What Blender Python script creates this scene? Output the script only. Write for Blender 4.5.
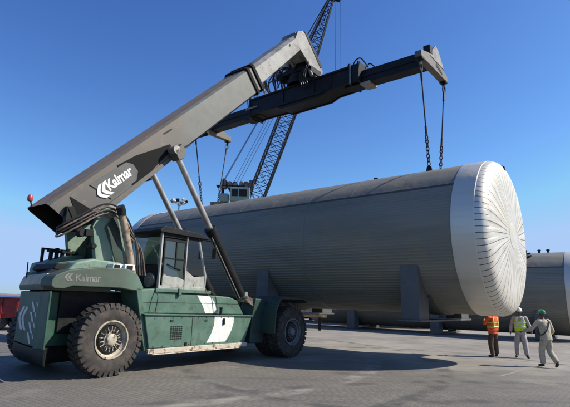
import bpy, bmesh, math, random
from mathutils import Vector, Matrix, Euler
from math import sin, cos, pi, radians as R
random.seed(7)
S = bpy.context.scene
for o in list(bpy.data.objects): bpy.data.objects.remove(o)
C = S.collection

# ------------------------------------------------------------------ camera
cam = bpy.data.cameras.new('camera'); co = bpy.data.objects.new('camera', cam); C.objects.link(co)
cam.sensor_width = 36; cam.lens = 36*465/570; cam.clip_start = .05; cam.clip_end = 20000
co.matrix_world = Matrix.Translation((0, 0, 1.8)) @ Matrix.Rotation(R(102), 4, 'X') @ Matrix.Rotation(R(1.6), 4, 'Z')
S.camera = co
# ------------------------------------------------------------------ light
SUN_EL, SUN_DE = 41.0, 2.0           # sun stands to the right (+X), a touch behind the camera
w = bpy.data.worlds.new('World'); S.world = w; w.use_nodes = True
nt = w.node_tree; nt.nodes.clear()
sky = nt.nodes.new('ShaderNodeTexSky'); sky.sky_type = 'NISHITA'; sky.sun_disc = False
sky.sun_elevation = R(SUN_EL); sky.sun_rotation = R(90+SUN_DE)
sky.air_density = 1.0; sky.dust_density = .35; sky.ozone_density = 3.0; sky.altitude = 0
bg = nt.nodes.new('ShaderNodeBackground'); bg.inputs['Strength'].default_value = .1
wo = nt.nodes.new('ShaderNodeOutputWorld')
sx = nt.nodes.new('ShaderNodeSeparateXYZ'); cx = nt.nodes.new('ShaderNodeCombineXYZ'); nt.links.new(sky.outputs[0], sx.inputs[0])
for i, (k_, p_) in enumerate(((.53, 1.47), (.645, 1.41), (1.15, 1.08))):      # deeper, more saturated blue
    a_ = nt.nodes.new('ShaderNodeMath'); a_.operation = 'POWER'; a_.inputs[1].default_value = p_; b_ = nt.nodes.new('ShaderNodeMath'); b_.operation = 'MULTIPLY'; b_.inputs[1].default_value = k_
    nt.links.new(sx.outputs[i], a_.inputs[0]); nt.links.new(a_.outputs[0], b_.inputs[0]); c_ = nt.nodes.new('ShaderNodeMath'); c_.operation = 'MINIMUM'; c_.inputs[1].default_value = (3.1, 4.5, 7.0)[i]; nt.links.new(b_.outputs[0], c_.inputs[0]); nt.links.new(c_.outputs[0], cx.inputs[i])
nt.links.new(cx.outputs[0], bg.inputs[0]); nt.links.new(bg.outputs[0], wo.inputs[0])
sl = bpy.data.lights.new('sun', 'SUN'); sl.energy = 4.9; sl.angle = R(.55); sl.color = (1, .93, .82)
so = bpy.data.objects.new('sun', sl); C.objects.link(so)
L = Vector((cos(R(SUN_EL))*cos(R(SUN_DE)), -cos(R(SUN_EL))*sin(R(SUN_DE)), sin(R(SUN_EL))))
so.rotation_euler = L.to_track_quat('Z', 'Y').to_euler(); so.location = L*60
S.view_settings.view_transform = 'Standard'; S.view_settings.look = 'None'
S.view_settings.exposure = 0.42; S.view_settings.gamma = 1; S.view_settings.use_curve_mapping = False

# ------------------------------------------------------------------ materials
def mat(name, c, rough=.6, metal=0., c2=None, nscale=3., thr=(.45, .62), bump=0., bscale=40., spec=.5, c3=None, n3=9., thr3=(.6, .66), streak=(1, 1, 1), coat=0.):
    m = bpy.data.materials.new(name); m.use_nodes = True; t = m.node_tree; N = t.nodes; K = t.links
    b = N['Principled BSDF']; b.inputs['Roughness'].default_value = rough; b.inputs['Metallic'].default_value = metal
    b.inputs['Specular IOR Level'].default_value = spec; b.inputs['Base Color'].default_value = (*c, 1)
    if coat: b.inputs['Coat Weight'].default_value = coat
    tc = N.new('ShaderNodeTexCoord'); mp = N.new('ShaderNodeMapping'); mp.inputs['Scale'].default_value = streak
    K.new(tc.outputs['Object'], mp.inputs[0]); out = None
    def layer(prev, col, sc, th):
        n = N.new('ShaderNodeTexNoise'); n.inputs['Scale'].default_value = sc; n.inputs['Detail'].default_value = 7; n.inputs['Roughness'].default_value = .62
        K.new(mp.outputs[0], n.inputs['Vector'])
        r = N.new('ShaderNodeMapRange'); r.inputs[1].default_value = th[0]; r.inputs[2].default_value = th[1]; K.new(n.outputs['Fac'], r.inputs[0])
        x = N.new('ShaderNodeMix'); x.data_type = 'RGBA'; K.new(r.outputs[0], x.inputs[0])
        if prev is None: x.inputs[6].default_value = (*c, 1)
        else: K.new(prev, x.inputs[6])
        x.inputs[7].default_value = (*col, 1)
        return x.outputs[2]
    if c2: out = layer(None, c2, nscale, thr)
    if c3: out = layer(out, c3, n3, thr3)
    if out: K.new(out, b.inputs['Base Color'])
    if bump:
        n = N.new('ShaderNodeTexNoise'); n.inputs['Scale'].default_value = bscale; n.inputs['Detail'].default_value = 5
        K.new(mp.outputs[0], n.inputs['Vector'])
        bp = N.new('ShaderNodeBump'); bp.inputs['Strength'].default_value = bump; bp.inputs['Distance'].default_value = .02
        K.new(n.outputs['Fac'], bp.inputs['Height']); K.new(bp.outputs[0], b.inputs['Normal'])
    return m

M = {}
M['green'] = mat('faded green paint', (.062, .132, .095), .55, c2=(.092, .165, .122), nscale=2.2, c3=(.06, .075, .055), n3=5, thr3=(.54, .7), bump=.05)
M['green_rear'] = mat('sooty green counterweight paint', (.026, .085, .058), .55, c2=(.018, .055, .038), nscale=2, c3=(.05, .06, .045), n3=9)
M['green_light'] = mat('chalky green paint', (.125, .21, .155), .6, c2=(.2, .25, .19), nscale=2.5, c3=(.1, .13, .1), n3=8)
M['green_dark'] = mat('dark green grimy paint', (.02, .05, .037), .55, c2=(.02, .03, .025), nscale=2, c3=(.045, .05, .04), n3=12)
M['dusty'] = mat('dusty tan lid', (.5, .43, .3), .7, c2=(.34, .29, .2), nscale=3)
M['boom'] = mat('dusty grey boom paint', (.11, .09, .07), .55, c2=(.085, .08, .07), nscale=.55, thr=(.4, .6), c3=(.16, .13, .1), n3=6, thr3=(.56, .78), bump=.06)
def along(m, x0, x1, col, amp=1.2):      # paint worn back to another coat further up the boom
    t = m.node_tree; N = t.nodes; K = t.links; b = N['Principled BSDF']; prev = b.inputs['Base Color'].links[0].from_socket
    tc = N.new('ShaderNodeTexCoord'); sx_ = N.new('ShaderNodeSeparateXYZ'); K.new(tc.outputs['Object'], sx_.inputs[0])
    n = N.new('ShaderNodeTexNoise'); n.inputs['Scale'].default_value = 1.3; n.inputs['Detail'].default_value = 8; K.new(tc.outputs['Object'], n.inputs['Vector'])
    a = N.new('ShaderNodeMath'); a.operation = 'MULTIPLY_ADD'; a.inputs[1].default_value = amp*2; K.new(n.outputs[0], a.inputs[0]); K.new(sx_.outputs[0], a.inputs[2])
    r = N.new('ShaderNodeMapRange'); r.inputs[1].default_value = x0+amp; r.inputs[2].default_value = x1+amp; K.new(a.outputs[0], r.inputs[0])
    n2 = N.new('ShaderNodeTexNoise'); n2.inputs['Scale'].default_value = 3; n2.inputs['Detail'].default_value = 8; K.new(tc.outputs['Object'], n2.inputs['Vector'])
    r2 = N.new('ShaderNodeMapRange'); r2.inputs[1].default_value = .35; r2.inputs[2].default_value = .7; K.new(n2.outputs[0], r2.inputs[0])
    y = N.new('ShaderNodeMix'); y.data_type = 'RGBA'; y.inputs[6].default_value = (*col, 1); y.inputs[7].default_value = (col[0]*.78, col[1]*.78, col[2]*.76, 1); K.new(r2.outputs[0], y.inputs[0])
    x = N.new('ShaderNodeMix'); x.data_type = 'RGBA'; K.new(r.outputs[0], x.inputs[0]); K.new(prev, x.inputs[6]); K.new(y.outputs[2], x.inputs[7]); K.new(x.outputs[2], b.inputs['Base Color'])
along(M['boom'], 2.2, 3.0, (.112, .118, .106))
M['hood'] = mat('grimy grey green hood paint', (.06, .085, .062), .6, c2=(.045, .066, .048), nscale=1.6, c3=(.2, .15, .09), n3=3.1, thr3=(.64, .74))
along(M['hood'], .1, .7, (.1, .17, .125), .35)
M['boom_grey'] = mat('grey green boom paint', (.21, .225, .2), .5, c2=(.26, .26, .22), nscale=.8, c3=(.17, .16, .13), n3=7, thr3=(.58, .7))
M['boom_light'] = mat('worn pale boom paint', (.25, .245, .225), .5, c2=(.11, .105, .095), nscale=1.6, thr=(.42, .66), c3=(.08, .07, .06), n3=7, thr3=(.58, .66), bump=.08)
M['boom_brown'] = mat('brown dust on boom top', (.2, .14, .095), .6, c2=(.15, .12, .09), nscale=1.4, c3=(.25, .2, .14), n3=8)
M['boom_top'] = mat('tan dust on boom top', (.26, .185, .125), .7, c2=(.2, .15, .105), nscale=1.4, c3=(.14, .11, .08), n3=8)
M['tan_steel'] = mat('dusty tan steel', (.115, .1, .085), .6, c2=(.13, .115, .1), nscale=3, c3=(.05, .045, .04), n3=8)
M['black'] = mat('grimy black paint', (.009, .01, .011), .55, c2=(.018, .018, .017), nscale=3, c3=(.04, .034, .027), n3=15, thr3=(.62, .7), spec=.2)
M['blue_black'] = mat('blue black spreader paint', (.008, .01, .014), .5, c2=(.016, .016, .018), nscale=2, c3=(.05, .035, .025), n3=9, thr3=(.62, .7), spec=.2)
M['mark'] = mat('pale marking paint', (.62, .62, .57), .6, c2=(.45, .45, .4), nscale=9)
M['white'] = mat('white paint', (.72, .72, .68), .5, c2=(.6, .6, .55), nscale=6)
M['cream'] = mat('cream cab paint', (.36, .365, .33), .5, c2=(.26, .26, .22), nscale=5)
M['logo_panel'] = mat('dark grey sign plate', (.06, .064, .064), .5, c2=(.08, .08, .075), nscale=3)
M['tyre'] = mat('dusty tyre rubber', (.035, .031, .028), .85, c2=(.075, .06, .048), nscale=5, c3=(.03, .028, .027), n3=14, bump=.1)
M['rim_white'] = mat('chipped white rim', (.45, .4, .3), .6, c2=(.3, .25, .17), nscale=7, c3=(.03, .027, .02), n3=9, thr3=(.57, .61))
M['rim_grey'] = mat('dull grey rim', (.16, .17, .18), .55, c2=(.1, .1, .1), nscale=6)
M['steel'] = mat('bare grey steel', (.3, .29, .27), .45, .5, c2=(.2, .18, .15), nscale=8)
M['chrome'] = mat('polished cylinder rod', (.5, .48, .44), .32, .6, c2=(.36, .33, .28), nscale=6, streak=(1, 1, .3))
M['rust'] = mat('rusty exhaust steel', (.36, .29, .21), .7, .3, c2=(.13, .08, .05), nscale=6, c3=(.38, .33, .26), n3=12)
M['dull_black'] = mat('dull black collars and boom shade', (.006, .006, .006), .8, spec=.2)  # boom collars, and the shade coloured onto the boom side
M['rubber'] = mat('black hose rubber', (.015, .015, .016), .5)
M['hose_tan'] = mat('dusty hose rubber', (.17, .12, .085), .6, c2=(.05, .04, .035), nscale=12)
M['red'] = mat('red paint', (.3, .018, .015), .45, c2=(.2, .012, .012), nscale=2, c3=(.05, .01, .01), n3=8)
M['red_lamp'] = mat('faded red beacon lens', (.36, .07, .06), .4)
M['brick'] = mat('skirt rust and white', (.5, .45, .36), .6, c2=(.42, .36, .28), nscale=2, c3=(.18, .09, .04), n3=7, thr3=(.54, .6))
M['saddle'] = mat('primer grey saddle', (.082, .087, .086), .6, c2=(.1, .104, .1), nscale=2, c3=(.06, .05, .045), n3=7, thr3=(.64, .7))
M['gore_dark'] = mat('dark seam mastic', (.05, .05, .05), .6)
M['wood'] = mat('raw timber', (.42, .25, .12), .8, c2=(.3, .17, .08), nscale=4, streak=(1, 8, 8))
M['crane'] = mat('dark lattice steel', (.016, .018, .026), .7, spec=.2)
M['crane_pale'] = mat('pale crane machinery paint', (.2, .17, .145), .6, c2=(.07, .06, .055), nscale=2)
M['crane_cab'] = mat('pale green cab paint', (.2, .27, .24), .6)
M['wire'] = mat('wire rope', (.03, .032, .038), .6, .4)
M['lamp_white'] = mat('floodlight housing', (.5, .5, .48), .5)
M['skin'] = mat('dark brown skin', (.09, .045, .028), .55)
M['coverall_grey'] = mat('pale grey coverall cloth', (.42, .38, .37), .9, c2=(.33, .3, .29), nscale=9, bump=1.0, bscale=11)
M['coverall_tan'] = mat('beige coverall cloth', (.43, .38, .29), .9, c2=(.34, .29, .21), nscale=9, bump=1.0, bscale=11)
M['vest_yellow'] = mat('fluorescent yellow vest', (.5, .78, .03), .8, c2=(.42, .66, .03), nscale=11, bump=1.0, bscale=11)
M['vest_orange'] = mat('fluorescent orange vest', (.8, .14, .03), .8, c2=(.62, .09, .03), nscale=11, bump=1.0, bscale=11)
M['reflect'] = mat('silver reflective tape', (.6, .62, .58), .4)
M['reflect_yellow'] = mat('yellow reflective tape', (.65, .6, .12), .4)
M['trouser'] = mat('brown work trousers', (.095, .06, .042), .9, c2=(.07, .045, .033), nscale=9, bump=1.0, bscale=11)
M['boot'] = mat('black work boot', (.02, .018, .017), .6)
M['helmet_white'] = mat('white hard hat', (.7, .68, .64), .35)
M['helmet_green'] = mat('green hard hat', (.01, .17, .09), .35)
M['strap'] = mat('dark bag strap', (.02, .02, .025), .8)
M['glass_plain'] = mat('dark lamp glass', (.2, .22, .24), .15)

def glass(name, tint, gl):
    m = bpy.data.materials.new(name); m.use_nodes = True; t = m.node_tree; t.nodes.clear()
    o = t.nodes.new('ShaderNodeOutputMaterial'); a = t.nodes.new('ShaderNodeBsdfTransparent'); g = t.nodes.new('ShaderNodeBsdfGlossy')
    a.inputs[0].default_value = (*tint, 1); g.inputs[0].default_value = (.9, .95, 1, 1); g.inputs['Roughness'].default_value = .04
    x = t.nodes.new('ShaderNodeMixShader'); lw = t.nodes.new('ShaderNodeLayerWeight'); lw.inputs[0].default_value = gl
    df = t.nodes.new('ShaderNodeBsdfDiffuse'); df.inputs[0].default_value = (.14, .2, .17, 1); x0 = t.nodes.new('ShaderNodeMixShader'); x0.inputs[0].default_value = .3; t.links.new(a.outputs[0], x0.inputs[1]); t.links.new(df.outputs[0], x0.inputs[2]); a = x0
    t.links.new(lw.outputs['Fresnel'], x.inputs[0]); t.links.new(a.outputs[0], x.inputs[1]); t.links.new(g.outputs[0], x.inputs[2]); t.links.new(x.outputs[0], o.inputs[0])
    return m
M['glass'] = glass('tinted cab glass', (.33, .45, .42), .5)

# tank cladding: weathered aluminium, streaked along its length
def tank_mat(name, base, b2, rough, metal, wav=0.):
    m = bpy.data.materials.new(name); m.use_nodes = True; t = m.node_tree; N = t.nodes; K = t.links
    b = N['Principled BSDF']; b.inputs['Metallic'].default_value = metal
    tc = N.new('ShaderNodeTexCoord'); mp = N.new('ShaderNodeMapping'); mp.inputs['Scale'].default_value = (.12, 1, 1); K.new(tc.outputs['Object'], mp.inputs[0])
    n = N.new('ShaderNodeTexNoise'); n.inputs['Scale'].default_value = 2.2; n.inputs['Detail'].default_value = 8; K.new(mp.outputs[0], n.inputs['Vector'])
    x = N.new('ShaderNodeMix'); x.data_type = 'RGBA'; x.inputs[6].default_value = (*base, 1); x.inputs[7].default_value = (*b2, 1)
    r = N.new('ShaderNodeMapRange'); r.inputs[1].default_value = .35; r.inputs[2].default_value = .68; K.new(n.outputs[0], r.inputs[0]); K.new(r.outputs[0], x.inputs[0])
    n2 = N.new('ShaderNodeTexNoise'); n2.inputs['Scale'].default_value = .9; n2.inputs['Detail'].default_value = 6; K.new(tc.outputs['Object'], n2.inputs['Vector'])
    r2 = N.new('ShaderNodeMapRange'); r2.inputs[1].default_value = .55; r2.inputs[2].default_value = .75; r2.inputs[4].default_value = .7; K.new(n2.outputs[0], r2.inputs[0])
    x2 = N.new('ShaderNodeMix'); x2.data_type = 'RGBA'; K.new(r2.outputs[0], x2.inputs[0]); K.new(x.outputs[2], x2.inputs[6]); x2.inputs[7].default_value = (base[0]*1.15, base[1]*1.0, base[2]*.76, 1)
    K.new(x2.outputs[2], b.inputs['Base Color'])
    rr = N.new('ShaderNodeMapRange'); rr.inputs[3].default_value = rough-.07; rr.inputs[4].default_value = rough+.1; K.new(n.outputs[0], rr.inputs[0]); K.new(rr.outputs[0], b.inputs['Roughness'])
    n3 = N.new('ShaderNodeTexNoise'); n3.inputs['Scale'].default_value = 1.7; n3.inputs['Detail'].default_value = 3; K.new(tc.outputs['Object'], n3.inputs['Vector'])
    bp = N.new('ShaderNodeBump'); bp.inputs['Strength'].default_value = .55; bp.inputs['Distance'].default_value = .05; K.new(n3.outputs[0], bp.inputs['Height']); K.new(bp.outputs[0], b.inputs['Normal'])
    return m
M['clad'] = tank_mat('corrugated aluminium cladding', (.225, .212, .165), (.17, .165, .132), .55, .12)
M['clad_top'] = tank_mat('flat aluminium cladding', (.25, .235, .185), (.18, .172, .145), .55, .2)
M['clad_head'] = tank_mat('bright aluminium head sheet', (.7, .66, .57), (.58, .54, .45), .43, .35)

# ------------------------------------------------------------------ mesh helpers
class MB:
    def __init__(s): s.v = []; s.f = []; s.m = []
    def add(s, vs, fs, mi=0, X=None):
        k = len(s.v); s.v += [tuple(X @ Vector(p)) if X else tuple(p) for p in vs]
        s.f += [tuple(i+k for i in f) for f in fs]; s.m += [mi]*len(fs); return s
    def box(s, a, b, mi=0, X=None):
        (x0, y0, z0), (x1, y1, z1) = a, b
        return s.add([(x0,y0,z0),(x1,y0,z0),(x1,y1,z0),(x0,y1,z0),(x0,y0,z1),(x1,y0,z1),(x1,y1,z1),(x0,y1,z1)],
                     [(0,3,2,1),(4,5,6,7),(0,1,5,4),(1,2,6,5),(2,3,7,6),(3,0,4,7)], mi, X)
    def prism(s, poly, y0, y1, mi=0, X=None, ax='y'):     # poly in xz (ax y) or xy (ax z)
        n = len(poly)
        if ax == 'y': vs = [(x, y0, z) for x, z in poly]+[(x, y1, z) for x, z in poly]
        elif ax == 'z': vs = [(x, y, y0) for x, y in poly]+[(x, y, y1) for x, y in poly]
        else: vs = [(y0, x, z) for x, z in poly]+[(y1, x, z) for x, z in poly]
        return s.add(vs, [tuple(range(n)), tuple(range(2*n-1, n-1, -1))]+[(i, i+n, (i+1) % n+n, (i+1) % n) for i in range(n)], mi, X)
    def cyl(s, p, q, r, r2=None, n=12, mi=0, cap=True):
        p, q = Vector(p), Vector(q); r2 = r if r2 is None else r2; d = (q-p).normalized()
        u = d.orthogonal().normalized(); v = d.cross(u); vs = []
        for c, rr in ((p, r), (q, r2)):
            for i in range(n):
                a = 2*pi*i/n; vs.append(c+u*cos(a)*rr+v*sin(a)*rr)
        fs = [(i, (i+1) % n, (i+1) % n+n, i+n) for i in range(n)]
        if cap: fs += [tuple(range(n-1, -1, -1)), tuple(range(n, 2*n))]
        return s.add(vs, fs, mi)
    def tube(s, pts, r, n=7, mi=0):
        pts = [Vector(p) for p in pts]; vs = []; fs = []; u = None
        for i, p in enumerate(pts):
            d = (pts[min(i+1, len(pts)-1)]-pts[max(i-1, 0)]).normalized()
            u = (d.orthogonal() if u is None else (u-d*u.dot(d))).normalized(); v = d.cross(u)
            rr = r[i] if isinstance(r, (list, tuple)) else r
            vs += [p+u*cos(2*pi*j/n)*rr+v*sin(2*pi*j/n)*rr for j in range(n)]
            if i: fs += [((i-1)*n+j, (i-1)*n+(j+1) % n, i*n+(j+1) % n, i*n+j) for j in range(n)]
        fs += [tuple(range(n-1, -1, -1)), tuple(range((len(pts)-1)*n, len(pts)*n))]
        return s.add(vs, fs, mi)
    def lathe(s, prof, n=48, mi=0, X=None, axis='x'):       # prof: (along, radius)
        vs = []; fs = []
        for a, r in prof:
            for i in range(n):
                t = 2*pi*i/n
                vs.append((a, r*cos(t), r*sin(t)) if axis == 'x' else ((r*cos(t), a, r*sin(t)) if axis == 'y' else (r*cos(t), r*sin(t), a)))
        for k in range(len(prof)-1): fs += [(k*n+i, k*n+(i+1) % n, (k+1)*n+(i+1) % n, (k+1)*n+i) for i in range(n)]
        return s.add(vs, fs, mi, X)
    def build(s, name, m, parent=None, smooth=None, bevel=0., seg=2, mod=None):
        me = bpy.data.meshes.new(name); me.from_pydata(s.v, [], s.f)
        for x in (m if isinstance(m, (list, tuple)) else [m]): me.materials.append(M[x] if isinstance(x, str) else x)
        for p, i in zip(me.polygons, s.m): p.material_index = i
        bm = bmesh.new(); bm.from_mesh(me); bmesh.ops.recalc_face_normals(bm, faces=bm.faces); bm.to_mesh(me); bm.free()
        o = bpy.data.objects.new(name, me); C.objects.link(o)
        if smooth is not None: me.shade_smooth(); me.set_sharp_from_angle(angle=R(smooth))
        if bevel:
            b = o.modifiers.new('bevel', 'BEVEL'); b.width = bevel; b.segments = seg; b.limit_method = 'ANGLE'; b.angle_limit = R(35)
            me.shade_smooth(); me.set_sharp_from_angle(angle=R(35))
            try: b.harden_normals = True
            except Exception: pass
        if parent: o.parent = parent
        return o
def tag(o, label=None, cat=None, group=None, kind=None):
    for k, v in (('label', label), ('category', cat), ('group', group), ('kind', kind)):
        if v: o[k] = v
    return o
def empty(name, loc, rz, label, cat, group=None):
    o = bpy.data.objects.new(name, None); C.objects.link(o); o.location = loc; o.rotation_euler = (0, 0, rz); o.empty_display_size = .3
    return tag(o, label, cat, group)
def copy_tree(o, parent=None):
    c = o.copy(); C.objects.link(c)
    if parent: c.parent = parent
    for ch in o.children: copy_tree(ch, c)
    return c
def arc(cx, cz, r, a0, a1, n): return [(cx+r*cos(R(a0+(a1-a0)*i/n)), cz+r*sin(R(a0+(a1-a0)*i/n))) for i in range(n+1)]
def smooth_path(pts, k=6):
    pts = [Vector(p) for p in pts]; out = []
    for i in range(len(pts)-1):
        p0, p1, p2, p3 = pts[max(i-1, 0)], pts[i], pts[i+1], pts[min(i+2, len(pts)-1)]
        for j in range(k):
            t = j/k; out.append(.5*((2*p1)+(p2-p0)*t+(2*p0-5*p1+4*p2-p3)*t*t+(3*p1-p0-3*p2+p3)*t**3))
    return out+[pts[-1]]
def text_mesh(body, size, name, m, parent, X, thick=.004, bold=.012, shear=0., sx=1.):
    cu = bpy.data.curves.new('tmp', 'FONT'); cu.body = body; cu.size = size; cu.extrude = thick; cu.offset = bold*size; cu.shear = shear; cu.space_character = .95
    t = bpy.data.objects.new('tmp', cu); C.objects.link(t)
    dg = bpy.context.evaluated_depsgraph_get(); me = bpy.data.meshes.new_from_object(t.evaluated_get(dg))
    bpy.data.objects.remove(t); me.name = name
    me.transform(Matrix.Diagonal((sx, 1, 1, 1))); me.transform(X); me.materials.clear(); me.materials.append(M[m])
    o = bpy.data.objects.new(name, me); C.objects.link(o); o.parent = parent; return o

# ================================================================== SETTING
def ground_mat():
    m = bpy.data.materials.new('worn block paving and concrete'); m.use_nodes = True; t = m.node_tree; N = t.nodes; K = t.links
    b = N['Principled BSDF']; b.inputs['Specular IOR Level'].default_value = .45
    tc = N.new('ShaderNodeTexCoord')
    mp = N.new('ShaderNodeMapping'); mp.inputs['Rotation'].default_value = (0, 0, R(38)); K.new(tc.outputs['Object'], mp.inputs[0])
    br = N.new('ShaderNodeTexBrick'); br.inputs['Scale'].default_value = 1; br.inputs['Brick Width'].default_value = .225; br.inputs['Row Height'].default_value = .1125
    br.inputs['Mortar Size'].default_value = .007; br.inputs['Mortar Smooth'].default_value = .4
    br.inputs['Color1'].default_value = (.146, .132, .109, 1); br.inputs['Color2'].default_value = (.18, .163, .134, 1); br.inputs['Mortar'].default_value = (.06, .054, .046, 1)
    K.new(mp.outputs[0], br.inputs['Vector'])
    def noise(sc, det=6, src=tc.outputs['Object'], ro=.6):
        n = N.new('ShaderNodeTexNoise'); n.inputs['Scale'].default_value = sc; n.inputs['Detail'].default_value = det; n.inputs['Roughness'].default_value = ro; K.new(src, n.inputs['Vector']); return n.outputs['Fac']
    def ramp(src, a, c, lo=0., hi=1.):
        r = N.new('ShaderNodeMapRange'); r.inputs[1].default_value = a; r.inputs[2].default_value = c; r.inputs[3].default_value = lo; r.inputs[4].default_value = hi; K.new(src, r.inputs[0]); return r.outputs[0]
    def mix(f, a, c, mode='MIX'):
        x = N.new('ShaderNodeMix'); x.data_type = 'RGBA'; x.blend_type = mode
        if hasattr(f, 'links'): K.new(f, x.inputs[0])
        else: x.inputs[0].default_value = f
        for i, s_ in ((6, a), (7, c)):
            if isinstance(s_, tuple): x.inputs[i].default_value = (*s_, 1)
            else: K.new(s_, x.inputs[i])
        return x.outputs[2]
    conc = mix(ramp(noise(1.1), .35, .7), (.33, .3, .25), (.255, .233, .195))
    # pale concrete lies beyond a line that runs across the yard, block paving on the near side
    sp = N.new('ShaderNodeSeparateXYZ'); K.new(tc.outputs['Object'], sp.inputs[0])
    ma = N.new('ShaderNodeMath'); ma.operation = 'MULTIPLY_ADD'; ma.inputs[1].default_value = .38; K.new(sp.outputs[0], ma.inputs[0]); K.new(sp.outputs[1], ma.inputs[2])
    ad = N.new('ShaderNodeMath'); ad.operation = 'ADD'; K.new(ma.outputs[0], ad.inputs[0]); K.new(ramp(noise(.5, 8), .2, .8, -3.0, 3.0), ad.inputs[1])
    far = ramp(ad.outputs[0], 14.5, 18.5)
    c = mix(far, br.outputs['Color'], conc)
    c = mix(ramp(noise(.33, 7), .42, .66, 0, .55), c, (.105, .098, .087))           # oily, trafficked areas
    c = mix(ramp(noise(.9, 9), .55, .72, 0, .45), c, (.25, .23, .195))               # dusty light patches
    mp2 = N.new('ShaderNodeMapping'); mp2.inputs['Rotation'].default_value = (0, 0, R(-24)); mp2.inputs['Scale'].default_value = (.12, 1.6, 1); K.new(tc.outputs['Object'], mp2.inputs[0])
    c = mix(ramp(noise(1.2, 6, mp2.outputs[0]), .56, .66, 0, .38), c, (.07, .066, .065))  # tyre marks
    def ring(cx_, cy_, rad, wd_, col, amt, c):
        vd = N.new('ShaderNodeVectorMath'); vd.operation = 'DISTANCE'; vd.inputs[1].default_value = (cx_, cy_, 0); K.new(tc.outputs['Object'], vd.inputs[0])
        sb = N.new('ShaderNodeMath'); sb.operation = 'SUBTRACT'; K.new(vd.outputs['Value'], sb.inputs[0]); sb.inputs[1].default_value = rad
        ab = N.new('ShaderNodeMath'); ab.operation = 'ABSOLUTE'; K.new(sb.outputs[0], ab.inputs[0]); f = ramp(ab.outputs[0], wd_, wd_*.5, 0, amt)
        ml = N.new('ShaderNodeMath'); ml.operation = 'MULTIPLY'; K.new(f, ml.inputs[0]); K.new(ramp(noise(1.3, 9), .45, .6), ml.inputs[1]); return mix(ml.outputs[0], c, col)
    c = ring(-6.5, 17.0, 9.6, .28, (.32, .29, .24), .75, c); c = ring(-6.5, 17.0, 11.6, .28, (.06, .056, .05), .75, c)
    c = ring(6.0, 1.0, 9.0, .25, (.06, .056, .05), .7, c); c = ring(6.0, 1.0, 11.2, .25, (.06, .056, .05), .7, c); c = ring(3.5, 14.5, 6.2, .22, (.06, .056, .05), .75, c)
    vo = N.new('ShaderNodeTexVoronoi'); vo.inputs['Scale'].default_value = .45; K.new(tc.outputs['Object'], vo.inputs['Vector'])
    c = mix(ramp(vo.outputs['Distance'], .16, .05, 0, .5), c, (.045, .043, .04))        # oil drips
    c = mix(ramp(noise(60, 4), .35, .65, .0, .22), c, (.09, .085, .08))
    K.new(c, b.inputs['Base Color']); K.new(ramp(noise(2.5), .3, .7, .62, .88), b.inputs['Roughness'])
    inv = N.new('ShaderNodeMath'); inv.operation = 'MULTIPLY'; K.new(br.outputs['Fac'], inv.inputs[0]); inv.inputs[1].default_value = -1.
    om = N.new('ShaderNodeMath'); om.operation = 'SUBTRACT'; om.inputs[0].default_value = 1.; K.new(far, om.inputs[1])
    hb = N.new('ShaderNodeMath'); hb.operation = 'MULTIPLY'; K.new(inv.outputs[0], hb.inputs[0]); K.new(om.outputs[0], hb.inputs[1])
    hs = N.new('ShaderNodeMath'); hs.operation = 'MULTIPLY_ADD'; K.new(noise(45, 4), hs.inputs[0]); hs.inputs[1].default_value = .6; K.new(hb.outputs[0], hs.inputs[2])
    bp = N.new('ShaderNodeBump'); bp.inputs['Strength'].default_value = .6; bp.inputs['Distance'].default_value = .008; K.new(hs.outputs[0], bp.inputs['Height']); K.new(bp.outputs[0], b.inputs['Normal'])
    return m
M['ground'] = ground_mat()
g = MB(); g.box((-95, -60, -3), (260, 105, 0)); o = g.build('ground', 'ground'); tag(o, kind='structure')
def water_mat():
    m = bpy.data.materials.new('harbour water'); m.use_nodes = True; t = m.node_tree; b = t.nodes['Principled BSDF']
    b.inputs['Base Color'].default_value = (.02, .04, .13, 1); b.inputs['Roughness'].default_value = .35
    n = t.nodes.new('ShaderNodeTexNoise'); n.inputs['Scale'].default_value = .4; n.inputs['Detail'].default_value = 6
    tc = t.nodes.new('ShaderNodeTexCoord'); t.links.new(tc.outputs['Object'], n.inputs['Vector'])
    bp = t.nodes.new('ShaderNodeBump'); bp.inputs['Strength'].default_value = 1; bp.inputs['Distance'].default_value = .6; t.links.new(n.outputs[0], bp.inputs['Height']); t.links.new(bp.outputs[0], b.inputs['Normal'])
    return m
M['water'] = water_mat()
g = MB(); g.add([(-9000, -3000, -2), (9000, -3000, -2), (9000, 9000, -2), (-9000, 9000, -2)], [(0, 1, 2, 3)]); tag(g.build('water', 'water'), kind='structure')
M['shore'] = mat('far reddish shore', (.28, .17, .16), .9, c2=(.2, .15, .17), nscale=.02)
g = MB(); N_ = 120
for i in range(N_):
    x0, x1 = -2600+i*40, -2560+i*40
    h0 = 4+4*abs(sin(i*.21))+3*abs(sin(i*.9+1)); h1 = 4+4*abs(sin((i+1)*.21))+3*abs(sin((i+1)*.9+1))
    g.add([(x0, 2400, -3), (x1, 2400, -3), (x1, 2440, h1), (x0, 2440, h0), (x1, 2600, h1*.8), (x0, 2600, h0*.8)], [(0, 1, 2, 3), (3, 2, 4, 5)])
tag(g.build('far_shore', 'shore'), kind='structure')
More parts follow.
